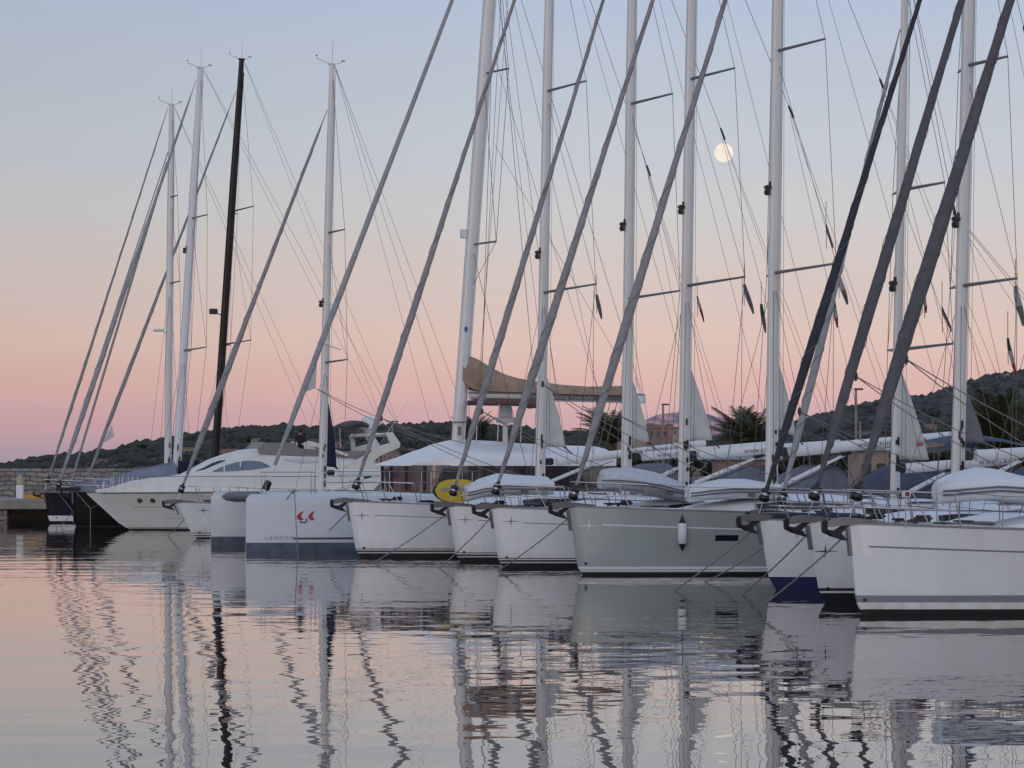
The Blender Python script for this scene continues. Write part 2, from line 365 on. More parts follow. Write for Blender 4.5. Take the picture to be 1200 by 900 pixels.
# scrub that breaks the hill outline: one uncountable mass of bushes
def scrub(name, n, pxs, crest, dr, size, m, seed, hmax=1.0, tmin=.15):
    rnd = random.Random(seed); b = MB(); d0, d1 = dr
    ico = bmesh.new(); bmesh.ops.create_icosphere(ico, subdivisions=1, radius=1)
    V = [v.co.copy() for v in ico.verts]; Fc = [[v.index for v in f.verts] for f in ico.faces]; ico.free()
    for _ in range(n):
        px = rnd.uniform(*pxs); t = tmin + (1 - tmin) * rnd.random() ** .6; d = d0 + (d1 - d0) * t
        if t < .97 and sin(px * .11 + 2 * sin(t * 9)) + sin(px * .047 + t * 21) + sin(px * .31 - t * 33) * .8 < rnd.uniform(-1.4, .5): continue
        hc = (HY - crest(px)) / F * d1; z = (hc + CH) * sin(t * pi / 2) ** 1.1
        x = (px - CXP) / F * d; s = size * rnd.choice([.5, .7, .9, 1.1, 1.3, 1.9]) * rnd.uniform(.8, 1.2)
        off = [b.b.verts.new((x + v.x * s * rnd.uniform(.7, 1.3), d + v.y * s * rnd.uniform(.7, 1.2), z + s * .2 + v.z * s * rnd.uniform(.5, .9) * hmax)) for v in V]
        for f in Fc: b.b.faces.new([off[i] for i in f])
    return tag(b.build(name, m, smooth=False), 'dark maquis scrub covering the hillside', 'scrub', kind='stuff')
bushm = mat('maquis', (.046, .048, .036), .95, var=.5, vscale=.12, vcol=(.022, .028, .024))
scrub('scrub', 7800, (0, 1000), crestL, (560, 800), 1.5, bushm, 11)
o = scrub('scrub', 4200, (895, 1260), crestR, (900, 1290), 2.8, mat('maquis_far', (.060, .062, .055), .95, var=.5, vscale=.08, vcol=(.028, .034, .036)), 12)
o['label'] = 'sparse scrub between grey rocks on the right-hand hill'
# granite outcrops along the right crest
rockm = mat('granite', (.24, .20, .185), .95, var=.5, vscale=.12, vcol=(.08, .075, .07), bump=1.0, bscale=.3)
rnd = random.Random(4); b = MB()
for i in range(420):
    px = rnd.choice([rnd.gauss(1078, 12), rnd.uniform(1130, 1230), rnd.uniform(1130, 1230), rnd.uniform(925, 1060)]); t = rnd.uniform(.72, 1.0); d = 900 + 400 * t
    z = ((HY - crestR(px)) / F * 1300 + CH) * sin(t * pi / 2) ** 1.1; s = rnd.uniform(1.2, 3.2) * rnd.choice([.7, 1, 1.6])
    t_ = bmesh.new(); bmesh.ops.create_icosphere(t_, subdivisions=1, radius=s)
    for v in t_.verts: v.co = Vector((v.co.x * rnd.uniform(.6, 1.3), v.co.y, v.co.z * rnd.uniform(.5, 1.1))) + Vector(((px - CXP) / F * d, d, z + s * .1))
    b.merge(t_)
tag(b.build('rock_outcrops', rockm, smooth=False), 'pale granite outcrops along the right-hand ridge', 'rocks', kind='stuff')
# houses
rosew = mat('rose_render', (.33, .20, .18), .9, var=.15, vscale=.5); creamw = mat('cream_render', (.38, .30, .25), .9, var=.15, vscale=.5)
ochrew = mat('ochre_render', (.21, .15, .125), .9); tile = mat('roof_tile', (.22, .11, .08), .9, var=.3, vscale=2); hole = mat('window_dark', (.02, .018, .02), .3)
HL = ['rose house, {}', 'cream villa, {}', 'ochre house among bushes, {}']
def house(px, pyb, d, wpx, hpx, kind, where, nwin=3, group='houses on the hillside'):
    # stand the house on the slope: find the depth at which the hillside passes this row
    for (lo_, hi_, cr_, d0_, d1_) in ((0, 640, crestL, 560, 800), (900, 1260, crestR, 900, 1300)):
        if lo_ < px < hi_ and d > d0_ - 60:
            best = None
            for k in range(10, 100):
                t = k / 100; dd = d0_ + (d1_ - d0_) * t; z = ((HY - cr_(px)) / F * d1_ + CH) * sin(t * pi / 2) ** 1.1; row = HY - (z - CH) / dd * F
                if best is None or abs(row - pyb) < best[0]: best = (abs(row - pyb), dd)
            d = best[1] - 4
    w = world(px, pyb, d); Wd = wpx / F * d; H = hpx / F * d
    r = empty('house', w, radians(-8 + (px * 7 % 16))); m = (rosew, creamw, ochrew)[kind]
    tag(r, HL[kind].format(where), 'house', group)
    D = Wd * .7
    b = MB(); b.box((0, 0, H / 2 - 1.5), (Wd, D, H + 3)); b.build('wall', m, r, smooth=False)
    b = MB(); rh = H * .35
    V = [(-Wd * .54, -D * .56, H), (Wd * .54, -D * .56, H), (Wd * .54, D * .56, H), (-Wd * .54, D * .56, H), (-Wd * .35, 0, H + rh), (Wd * .35, 0, H + rh)]
    vs = [b.b.verts.new(v) for v in V]
    for f in ((0, 1, 5, 4), (1, 2, 5), (2, 3, 4, 5), (3, 0, 4), (3, 2, 1, 0)): b.b.faces.new([vs[i] for i in f])
    b.build('roof', tile, r, smooth=False)
    for i in range(nwin):
        b = MB(); b.box(((i + .5) / nwin * Wd - Wd / 2, -D / 2 - .02, H * .5), (Wd / nwin * .35, .08, H * .4)); b.build('window', hole, r, smooth=False)
house(458, 541, 420, 20, 10, 0, 'low beside the motor yacht arch'); house(437, 543, 440, 16, 9, 1, 'just right of the radar arch'); house(421, 545, 430, 22, 8, 2, 'behind the radar arch')
house(500, 505, 790, 24, 4.5, 0, 'on the crest left of the catamaran mast'); house(530, 505, 792, 18, 4.5, 1, 'on the crest just left of the catamaran mast')
house(476, 506, 792, 14, 4, 2, 'on the crest above the motor yacht'); house(120, 545, 640, 14, 5, 2, 'near the shore above the stone wall'); house(305, 519, 730, 20, 4, 1, 'halfway up between the black and light masts')
house(318, 535, 640, 26, 7, 2, 'lower slope behind the white motor yacht'); house(268, 534, 650, 22, 6, 0, 'lower slope right of the black mast'); house(222, 531, 660, 18, 5, 1, 'lower slope between the left masts')
house(345, 520, 730, 18, 4, 2, 'mid slope left of the standing person'); house(390, 525, 700, 22, 5, 0, 'mid slope behind the small bimini')
house(770, 515, 430, 24, 13, 2, 'below the pink mountain'); house(750, 514, 440, 16, 10, 1, 'below the pink mountain, behind the boom'); house(812, 516, 450, 22, 9, 0, 'below the pink mountain, right of the others')
for i_, (hx, hy2, hw_, hh2) in enumerate(((736, 510, 10, 6), (744, 507, 9, 5), (762, 503, 9, 5), (784, 505, 10, 6), (793, 510, 12, 7), (800, 503, 8, 4), (728, 514, 10, 6))):
    house(hx, hy2, 520, hw_, hh2, i_ % 3, ('leftmost of the little town below the pink mountain', 'second from left in the little town', 'high in the little town, near the lamp post', 'in the middle of the little town', 'low and wide near the fifth mast', 'highest, beside the fifth mast', 'at the left foot of the little town')[i_], 2)
for i_, (hx, hy2, hw_, hh2) in enumerate(((560, 512, 12, 4), (412, 514, 14, 4), (436, 516, 12, 4), (262, 514, 12, 4), (292, 527, 14, 4), (200, 540, 12, 4), (240, 524, 10, 3.5), (368, 520, 12, 4))):
    house(hx, hy2, 740, hw_, hh2, (i_ + 1) % 3, ('right of the catamaran mast, small', 'right of the small bimini, small', 'beside the radar arch, small', 'just right of the black mast', 'left of the flybridge, low', 'between the left masts, low', 'left of the black mast, small', 'right of the standing person')[i_], 2)
house(957, 500, 1100, 16, 5, 1, 'high on the right-hand hill'); house(990, 498, 1120, 12, 4, 1, 'high on the right-hand hill, right of its neighbour')
house(1072, 512, 1000, 16, 6, 1, 'at the foot of the right-hand hill'); house(1092, 505, 1040, 18, 6, 1, 'on the right hill behind the grey mast'); house(1100, 520, 900, 34, 8, 0, 'at the foot of the right hill behind the masts')
# ------------------------------------------------------------------ trees
leafd = mat('leaf_dark', (.030, .042, .018), .8, var=.4, vscale=1.5, vcol=(.014, .022, .010)); leafo = mat('leaf_olive', (.065, .070, .024), .8, var=.5, vscale=1.2, vcol=(.025, .032, .012))
leafg = mat('leaf_green', (.055, .085, .025), .8, var=.5, vscale=1.2, vcol=(.02, .035, .012)); bark = mat('bark', (.09, .065, .045), .95, var=.4, vscale=6)
palmm = mat('palm_leaf', (.055, .060, .020), .7, var=.5, vscale=3, vcol=(.02, .026, .010)); palmy = mat('palm_leaf_dry', (.13, .10, .04), .7, var=.4, vscale=3)
def palm(px, pyc, d, R, label, nf=34, lean=0):
    w = world(px, pyc, d); rnd = random.Random(int(px)); r = empty('palm_tree', (w.x, w.y, 1.0)); h = w.z - 1.0
    tag(r, label, 'palm tree', 'palms behind the boats')
    b = MB(); b.tube([(0, 0, 0), (lean * .1, 0, h * .5), (0, 0, h)], [.26, .2, .24], 9); b.build('trunk', bark, r)
    for mm_, nn in ((palmm, nf), (palmy, nf // 5)):
        b = MB()
        for k in range(nn):
            az = rnd.uniform(0, 2 * pi); el0 = rnd.uniform(.35, 1.5) if mm_ is palmm else rnd.uniform(.5, 1.3); L = R * rnd.uniform(.8, 1.1); p = Vector((0, 0, h)); pr = []
            seg = 11
            for i in range(seg + 1):
                e = el0 - (i / seg) ** 1.6 * .95
                pr.append(p.copy()); p = p + Vector((cos(az) * cos(e), sin(az) * cos(e), sin(e))) * (L / seg)
            side = Vector((-sin(az), cos(az), 0))
            b.tube(pr, [.035 * (1 - i / (seg + 1)) + .006 for i in range(seg + 1)], 3, cap=False)
            for i in range(1, seg * 3):
                f = i / (seg * 3); j = min(int(f * seg), seg - 1); q0 = pr[j].lerp(pr[j + 1], f * seg - j); dr = (pr[j + 1] - pr[j]).normalized()
                ll = R * .24 * sin(pi * min(1, f * .95 + .08)) ** .6
                for sg in (-1, 1):
                    tip = q0 + (side * sg * .75 + dr * .75 + Vector((0, 0, -.25 + rnd.uniform(-.1, .1)))) * ll
                    vs = [b.b.verts.new(q0), b.b.verts.new(q0 + dr * .05 * R * .5), b.b.verts.new(tip)]; b.b.faces.new(vs)
        b.build('crown' if mm_ is palmm else 'dry_fronds', mm_, r, smooth=False)
    return r
def tree(name, px, pyt, pyb, d, wpx, label, m, seed, dens=1.0, flat=1.0, group='trees behind the boats'):
    top = world(px, pyt, d); bot = world(px, pyb, d); rnd = random.Random(seed); r = empty(name, (top.x, d, 1.0)); tag(r, label, 'tree', group)
    H = top.z - 1.0; z0 = max(bot.z - 1.0, .3); Wd = wpx / F * d / 2
    b = MB(); b.tube([(0, 0, -.2), (.1, 0, z0), (0, .1, z0 + (H - z0) * .6)], [.22, .16, .06], 7)
    cl = []
    for k in range(int(16 * dens)):
        a_ = rnd.uniform(0, 6.28); rr = rnd.random() ** .5; c = Vector((cos(a_) * rr * Wd * .8, sin(a_) * rr * Wd * .8, z0 + (H - z0) * (.25 + .62 * rnd.random() * (1 - .4 * rr)))); cl.append((c, Wd * rnd.uniform(.22, .42)))
        if k < 7: b.tube([(0, 0, z0 * .9), c * .55 + Vector((0, 0, z0 * .45)), c], [.08, .05, .02], 4)
    b.build('trunk', bark, r)
    b = MB(); ls = max(.09, .9 / F * d)
    for c, cr_ in cl:
        for _ in range(int(210 * dens)):
            v = Vector((rnd.gauss(0, 1), rnd.gauss(0, 1), rnd.gauss(0, 1))).normalized() * cr_ * rnd.random() ** .35; v.z *= .62 * flat
            p = c + v; n_ = Vector((rnd.gauss(0, 1), rnd.gauss(0, 1), rnd.gauss(0, 1))).normalized(); a2 = n_.orthogonal().normalized() * ls * rnd.uniform(.6, 1.3); b2 = n_.cross(a2) * .6
            b.b.faces.new([b.b.verts.new(p + a2), b.b.verts.new(p + b2), b.b.verts.new(p - a2), b.b.verts.new(p - b2)])
    b.build('crown', m, r, smooth=False)
palm(556, 522, 105, 1.9, 'green palm right behind the catamaran mast, over the white roof')
palm(716, 520, 92, 2.1, 'palm with long pointed fronds under the end of the tan sail cover')
palm(868, 522, 98, 2.3, 'dark palm left of the sixth mast, over the booms', 40)
palm(885, 524, 96, 2.1, 'dark palm touching the grey furled headsails at centre right', 36)
palm(1168, 532, 80, 2.9, 'large palm behind the dark grey sail triangle at right', 44)
palm(1190, 528, 84, 2.8, 'large palm at the right edge of the photo', 44)
tree('pine_tree', 1185, 464, 500, 96, 62, 'flat-topped green pine rising over the palms at the right edge', leafg, 21, 1.3, .7)
tree('umbrella_pine', 167, 520, 527, 700, 13, 'lone umbrella pine standing clear on the left ridge', leafd, 22, .5, .8)
hd = [(470, 541, 556), (500, 538, 552), (745, 532, 560), (775, 534, 560), (805, 530, 560), (835, 534, 560), (862, 528, 560), (900, 532, 560), (935, 526, 560), (968, 528, 560), (1000, 524, 560), (1030, 527, 560), (1062, 523, 558), (1092, 525, 558), (1122, 519, 558), (1150, 514, 555), (1180, 512, 555), (1210, 514, 555), (650, 535, 560), (690, 530, 560), (615, 538, 560)]
for i, (px, yt, yb) in enumerate(hd):
    tree('bushy_tree', px, yt, yb, 112 - (px - 470) * .022, 44, 'dark bushy tree behind the booms on the quay', leafd if i % 3 else leafo, 40 + i, .8)
# restaurant terrace / low buildings on the quay, seen through the rigging
def kiosk(px0, px1, pyt, d, m, name, label, cat, roof, nw=4):
    x0 = (px0 - CXP) / F * d; x1 = (px1 - CXP) / F * d; zt = CH + (HY - pyt) / F * d
    r = empty(name, ((x0 + x1) / 2, d, 1.0)); tag(r, label, cat); Wd = x1 - x0; H = zt - 1.0
    b = MB(); b.box((0, 0, H / 2), (Wd, 3, H)); b.build('wall', m, r, smooth=False)
    b = MB(); b.box((0, 0, H + .08), (Wd + .5, 3.6, .16), bev=.03); b.build('roof', roof, r, smooth=False)
    for i in range(nw):
        b = MB(); b.box(((i + .5) / nw * Wd - Wd / 2, -1.53, H * .5), (Wd / nw * .6, .08, H * .55)); b.build('window', hole, r, smooth=False)
kiosk(838, 905, 539, 97, rosew, 'kiosk', 'low rose-coloured kiosk with a pale blue awning behind the green-grey boat', 'kiosk', mat('pale_blue', (.32, .42, .48), .6))
kiosk(1000, 1034, 528, 90, creamw, 'harbour_cabin', 'white cabin with windows behind the dark canopies', 'cabin', boomw, 2)
kiosk(612, 704, 536, 104, ochrew, 'quay_building', 'low brown quay building seen between the second and third near masts', 'building', tile, 6)
kiosk(905, 1000, 541, 104, ochrew, 'quay_building', 'low dark ochre quay building behind the booms right of the sixth mast', 'building', tile, 6)
# ------------------------------------------------------------------ boats
class Hull:
    def __init__(h, L, B, fb, u0, drop=.28, ed=1.9, ew=1.6, bw=.86, fore=.13, flare=1.3):
        h.L, h.B, h.fb, h.u0, h.drop, h.ed, h.ew, h.bwr, h.fore, h.flare = L, B, fb, u0, drop, ed, ew, bw, fore, flare
    def st(h, z):
        if z >= 0: return h.u0 * z / h.fb + (h.fore * max(0, (.34 - z) / .34) ** 2)
        return h.fore + h.fore * 2.2 * (-z / .45)
    def zs(h, s): return h.fb - h.drop * (1 - (1 - s) ** 2)
    def u(h, s, z): return h.st(z) * (1 - s) ** 6 + s * h.L
    def s(h, u, z):
        s = max(0, (u - h.st(z)) / h.L)
        for _ in range(12): s = min(1, max(0, (u - h.st(z) * (1 - s) ** 6) / h.L))
        return s
    def hb(h, s, z):
        e = lambda m, x: 1 - (1 - min(1, s / m)) ** x
        aft = 1 - .13 * max(0, (s - .55) / .45) ** 2
        bd = h.B / 2 * e(.5, h.ed) * aft; bw = h.B / 2 * h.bwr * e(.55, h.ew) * aft
        if z >= 0: r = bw + (bd - bw) * min(1, z / h.zs(s)) ** h.flare
        else: r = bw * (1 - (min(1, -z / .5)) ** 2 * .6)
        return max(r, .028)
    def pt(h, s, z, sg=-1, off=0): return Vector((h.u(s, z), sg * (h.hb(s, z) + off), z))
    def near(h, pl, px, z):            # point on the near side seen at column px
        y = -h.B * .3
        for _ in range(14):
            u = pl.at(px, 500, y)[0]; s = h.s(u, z); y = -h.hb(s, z)
        return s
    def near_px(h, pl, px, py):        # near-side surface point seen at pixel (px,py)
        z = h.fb * .5
        for _ in range(10):
            s = h.near(pl, px, z); y = -h.hb(s, z); z = pl.at(px, py, y)[1]
        return s, z
def build_hull(root, h, m, af, zaf, stripes, N=46, transom=True):
    """stripes: (z0, z1, material) bands parallel to the water"""
    lv = [(-.45, 0), (-.2, 0), (zaf, 1)]; mats = [m, af]
    cur = zaf; ids = []
    seq = []
    for (z0, z1, sm) in stripes:
        if z0 > cur + .004: seq.append((z0, 0))
        mats.append(sm); seq.append((z1, len(mats) - 1)); cur = z1
    zz = [-.45, -.2, -.03, zaf] + [a for a, _ in seq]; mi = [1, 1, 1] + [q for _, q in seq]
    top = zz[-1]; K = 7
    rows = []
    for sg in (-1, 1):
        rw = []
        for i in range(N + 1):
            s = (i / N) ** 1.35; zs = h.zs(s); r = [h.pt(s, z, sg) for z in zz]
            for k in range(1, K + 1): r.append(h.pt(s, top + (zs - top) * k / K, sg))
            rw.append(r)
        rows.append(rw)
    b = MB(); mi2 = mi + [0] * K
    full = [list(reversed(rows[0][i])) + rows[1][i] for i in range(N + 1)]
    n0 = len(rows[0][0])
    def mf(i, j):
        if j < n0 - 1: return mi2[n0 - 2 - j]
        if j == n0 - 1: return 1
        return mi2[j - n0]
    b.grid(full, mats=mf, capB=transom)
    nv = [b.b.verts.new(p) for p in full[0]]
    for k in range(n0 - 1):
        f = b.b.faces.new((nv[k], nv[k + 1], nv[2 * n0 - 2 - k], nv[2 * n0 - 1 - k])); f.material_index = mf(0, k)
    bmesh.ops.remove_doubles(b.b, verts=b.b.verts, dist=.0005)
    o = b.build('hull', m, root, mats=mats, angle=35)
    # deck with camber, slightly below the rail
    b = MB(); dk = []
    for i in range(N + 1):
        s = (i / N) ** 1.35; z = h.zs(s) - .015; y = h.hb(s, z) - .004; u = h.u(s, z)
        dk.append([Vector((u, y * t, z + .07 * (1 - t * t) * min(1, y))) for t in (-1, -.6, -.2, .2, .6, 1)])
    b.grid(dk); b.build('deck', deckm, root)
    b = MB()
    for sg in (-1, 1):
        b.tube([h.pt((i / N) ** 1.35, h.zs((i / N) ** 1.35), sg, -.012) + Vector((0, 0, .012)) for i in range(N + 1)], .024, 6)
    b.build('toe_rail', rail_al, root)
    return o
def side_strip(root, h, name, m, s0, s1, f, wd, sg=-1, n=24):
    """thin stripe on the side following the sheer, f metres below it"""
    b = MB(); rows = []
    for i in range(n + 1):
        s = s0 + (s1 - s0) * i / n; z = h.zs(s) - f
        rows.append([h.pt(s, z - wd / 2, sg, .004), h.pt(s, z + wd / 2, sg, .004)])
    b.grid(rows); return b.build(name, m, root)
def side_box(root, h, name, m, pl, px0, px1, z0, z1, off=.006):
    sA, sB = h.near(pl, px0, (z0 + z1) / 2), h.near(pl, px1, (z0 + z1) / 2)
    b = MB(); b.grid([[h.pt(sA + (sB - sA) * i / 6, z, -1, off) for z in (z0, z1)] for i in range(7)]); return b.build(name, m, root)
def star_mark(root, h, pl, px, py, m, size=.16, wide=True):
    s, z = h.near_px(pl, px, py); c = h.pt(s, z, -1, .006); b = MB()
    def P(du, dz): sq = h.s(c.x + du, c.z + dz); return Vector((c.x + du, -(h.hb(sq, c.z + dz) + .007), c.z + dz))
    q = size * .09; pts = []
    for k in range(8):
        a = k * pi / 4; rr = (size if k % 2 == 0 else q * 1.5); rr *= 1.6 if (k in (0, 4) and wide) else 1; pts.append(P(rr * cos(a), rr * sin(a)))
    vc = b.b.verts.new(P(0, 0)); vs = [b.b.verts.new(p) for p in pts]
    for k in range(8): b.b.faces.new((vc, vs[k], vs[(k + 1) % 8]))
    b.build('star_emblem', m, root, smooth=False)
def loft_body(b, prof, wf, crown=.12, top_in=.82, n=8):
    """prof: [(u, ztop, zbase)]; wf(u) half width; rounded top edge cabin"""
    rows = []
    for (u, zt, zb) in prof:
        w = wf(u); hh = zt - zb; r = []
        for t in (-1, -.985, -.95, -.86): 
            q = {-1: 0, -.985: .55, -.95: .86, -.86: .97}[t]
            r.append((u, w * (t * 1.0) * (1 - (1 - top_in) * q), zb + hh * q))
        for t in (-.6, -.2, .2, .6): r.append((u, w * top_in * t, zt + crown * (1 - t * t) * min(1, hh * 3)))
        r += [(x, -y, z) for (x, y, z) in reversed(r[:4])]
        rows.append(r)
    b.grid(rows); 
    for rr in (rows[0], rows[-1]):
        vs = [b.b.verts.new(p) for p in rr]
        try: b.b.faces.new(vs)
        except ValueError: pass
    return b
def anchor(root, P, s=1.0, drop=0.0):
    """plough anchor hanging on the roller: shank + pointed blade"""
    x, y, z = P; b = MB()
    pr = [(-.32, .06), (-.38, -.02), (-.36, -.24), (-.12, -.33), (-.02, -.20), (-.24, -.17), (-.25, .02)]
    b.prism([(x + u * s, z + w * s) for u, w in pr], y - .035 * s, y + .035 * s)
    b.prism([(x + u * s, z + w * s) for u, w in ((-.30, -.20), (-.12, -.33), (.24, -.43), (.08, -.27), (-.02, -.20))], y - .11 * s, y + .11 * s)
    b.prism([(x + u * s, z + w * s) for u, w in ((-.06, -.28), (.08, -.27), (.31, -.08), (.27, -.03), (-.04, -.19))], y - .07 * s, y + .07 * s)
    b.build('anchor', mat('anchor_iron', (.03, .03, .032), .55, .5), root, angle=30)
def sail_tube(b, pts, rad, turns=9, n=12, lip=.11):
    """rolled headsail: a spiral roll section that twists along the stay"""
    pts = [Vector(p) for p in pts]; d = (pts[-1] - pts[0]).normalized(); u = Vector((0, 1, 0)); v = d.cross(u).normalized(); rows = []
    N = len(pts)
    for i, p in enumerate(pts):
        tw = turns * 2 * pi * i / N; rows.append([])
        for k in range(n):
            a = 2 * pi * k / n; ra = rad[i] * (1 + lip * (k / n) - lip * .5)
            rows[-1].append(p + (u * cos(a + tw) + v * sin(a + tw)) * ra)
    b.grid(rows, close=True, capA=True, capB=True)
def lerp_r(ks, t):
    for (t0, r0), (t1, r1) in zip(ks, ks[1:]):
        if t <= t1: return r0 + (r1 - r0) * (t - t0) / max(1e-6, t1 - t0)
    return ks[-1][1]
def cyl_between(name, a, c, r, m, root, n=5): b = MB(); b.tube([a, c], r, n); return b.build(name, m, root)
def pulpit(root, h, zr=.62, ul=1.55, front=-.18):
    b = MB(); zd = h.fb
    for hgt in (zr, zr * .5):
        f = front if hgt == zr else front + .18
        Lp = []
        for u, y in ((ul, 1), (ul * .5, 1), (ul * .15, 1), (f, .55), (f - .05, 0)):
            s = h.s(max(u, h.u0 + .05), h.fb - .02); yy = max(h.hb(s, h.fb - .1) * .93, .16) * y; Lp.append(Vector((u if u > h.u0 else u + h.u0 * .5, -yy, zd + hgt - .06 * (u / ul))))
        Rp = [Vector((p.x, -p.y, p.z)) for p in reversed(Lp[:-1])]
        b.tube(Lp + Rp, .0145, 6)
        if hgt == zr: top = Lp
    b.build('pulpit_rail', steel, root)
    for sg in (-1, 1):
        for (ut, ub) in ((ul, ul + .12), (ul * .55, ul * .75), (.12, .32)):
            s = h.s(ub, h.zs(.1)); yb = max(h.hb(s, h.fb - .1) * .9, .12); st_ = h.s(ut, h.zs(.1)); yt = max(h.hb(st_, h.fb - .1) * .93, .16)
            cyl_between('pulpit_leg', (ut, sg * yt, zd + zr - .05), (ub, sg * yb, h.zs(s) + .0), .0135, steel, root, 6)
def fender(w, label, m=rubberw, L=.62, r=.12, top=.5, mEnd=None):
    r_ = empty('fender', w); tag(r_, label, 'fender', None)
    b = MB(); b.lathe((0, 0, -L / 2), (0, 0, 1), [(r * .75, 0), (r, .04), (r, L - .04), (r * .75, L)], 14); b.build('body', m, r_)
    for sg in (-1, 1):
        b = MB(); b.lathe((0, 0, sg * L / 2), (0, 0, sg), [(r * .8, 0), (r * .55, .06), (r * .2, .15), (.02, .17)], 12); b.build('end_cap', mEnd or blk, r_)
    b = MB(); b.tube([(0, 0, L / 2 + .15), (0, .02, L / 2 + .15 + top)], .01, 5); b.build('lanyard', roped, r_)
    return r_
def hull_gear(root, h, u1):
    """lifelines, stanchions, hatches, cleats"""
    us = []; u = 2.35
    while u < u1: us.append(u); u += 1.75
    for sg in (-1, 1):
        for u in us:
            s = h.s(u, h.fb); z = h.zs(s); y = h.hb(s, z) - .07
            cyl_between('stanchion', (u, sg * y, z), (u, sg * (y + .02), z + .62), .013, steel, root, 6)
        for hz in (.60, .32):
            pts = [(1.5, sg * max(.3, h.hb(h.s(1.5, h.fb), h.fb) - .06), h.fb + hz)] + [(u, sg * (h.hb(h.s(u, h.fb), h.zs(h.s(u, h.fb))) - .05), h.zs(h.s(u, h.fb)) + hz) for u in us]
            b = MB(); b.tube(pts, .0055, 4); b.build('lifeline', wire, root)
def sailboat(name, label, group, bow, top, a=20, L=13.0, B=3.9, hullm=None, af=None, zaf=.10, stripes=(), mast=None, mastm=None, stay=None, staym=None,
             stay_w=.12, spr=(), ytop=-150, boom=None, vang=None, sail=None, sailm=None, split=None, light=None, furler=None, hood=bluecloth, bimini=True, cove=None,
             star=None, emblem=None, rollerm=steel, text=None, mw=.147, sheets=None, extra_stays=(), drop=.28, rake_ret=False, hal=(), gear=True, flare=1.3, boot=None, bowsprit=None, ed=1.9, cap=True, coach=True):
    pl = Plane(bow[0], bow[1], radians(a)); u0, fb = pl.at(*top)
    h = Hull(L, B, fb, u0, drop, ed=ed, flare=flare)
    root = empty(name, (pl.X0, pl.Y0, 0), radians(a)); tag(root, label, 'sailboat', group)
    build_hull(root, h, hullm or gel, af or afblack, zaf, stripes)
    # ---- coachroof
    um, zm = pl.at(*mast[0]); sdeck = h.zs(h.s(um, fb))
    uc0, uc1 = um - 2.6, min(um + 4.3, L - 3.2)
    if coach:
        prof = []
        for i in range(15):
            t = i / 14; u = uc0 + (uc1 - uc0) * t; zb = h.zs(h.s(u, fb)) - .02
            prof.append((u, zb + .05 + .40 * min(1, t * 2.2) ** .8 * (1 if t < .93 else .8), zb))
        wf = lambda u: (h.hb(h.s(u, fb), fb * .9) - .52) * (.55 + .45 * min(1, (u - uc0) / 1.5))
        b = MB(); loft_body(b, prof, wf, .08, .84); b.build('coachroof', deckm, root)
        for sg in (-1, 1):
            b = MB(); rows = []
            for i in range(10):
                u = um - 1.0 + 4.2 * i / 9; zb = h.zs(h.s(u, fb)); w = wf(u); hh = .40 * (1 if 0 < i < 9 else .8)
                rows.append([(u, sg * (w * (1 - .16 * .18) + .012), zb + hh * .30), (u, sg * (w * (1 - .16 * .50) + .012), zb + hh * .68)])
            b.grid(rows); b.build('cabin_window', glassd, root)
        for (u, w_) in ((uc0 - .75, .5), (uc0 + 1.7, .42), (um + 1.0, .5)):
            sdk = h.s(u, fb); z = h.zs(sdk) + (.07 if u < uc0 else .42 + .07)
            b = MB(); b.box((u, 0, z), (w_, w_, .045), bev=.015); o = b.build('hatch', glassd, root)
            b = MB(); b.box((u, 0, z - .02), (w_ + .09, w_ + .09, .035), bev=.01); b.build('hatch_frame', steel, o); 
        # cockpit coaming and wheel
        for sg in (-1, 1): b = MB(); b.box(((uc1 + L - 1.2) / 2, sg * (B * .5 - .75), h.zs(.85) + .14), (L - 1.2 - uc1 - .3, .28, .30), bev=.05); b.build('cockpit_coaming', deckm, root)
        b = MB(); wc = Vector((L - 2.4, -.7, h.zs(.8) + .55)); b.tube([wc + Vector((0, cos(k * pi / 10) * .48, sin(k * pi / 10) * .48)) for k in range(21)], .016, 5, cap=False)
        for k in range(3): b.tube([wc + Vector((0, cos(k * pi / 3) * .48, sin(k * pi / 3) * .48)), wc - Vector((0, cos(k * pi / 3) * .48, sin(k * pi / 3) * .48))], .01, 4)
        b.build('steering_wheel', steel, root)
        for sg in (-1, 1): b = MB(); b.lathe((uc1 - .4, sg * .55, h.zs(.6) + .42), (0, 0, 1), [(.085, 0), (.085, .05), (.055, .07), (.06, .15), (.07, .17)], 10); b.build('winch', steel, root)
    if hood and coach:
        # spray hood
        zb = h.zs(.65) + .32; u1 = uc1 - .25; b = MB(); rows = []
        for (u, hh, ww) in ((u1 - 1.35, .05, 1.15), (u1 - 1.05, .55, 1.13), (u1 - .65, .92, 1.1), (u1 - .2, 1.08, 1.08), (u1 + .55, 1.10, 1.08)):
            rows.append([(u, ww * 1.15 * cos(pi * k / 12) * (1 if abs(cos(pi * k / 12)) < .99 else 1), zb - .15 + (hh + .15) * sin(pi * k / 12) ** .55) for k in range(13)])
        b.grid(rows); b.build('spray_hood', hood, root)
        b = MB(); b.grid([[(u1 - 1.33 + .62 * t, y * (.86 - .05 * t), zb + .06 + .78 * t + .012) for y in (-1, -.5, 0, .5, 1)] for t in (.18, .45, .75)]); 
        b.build('hood_window', vinyl, root)
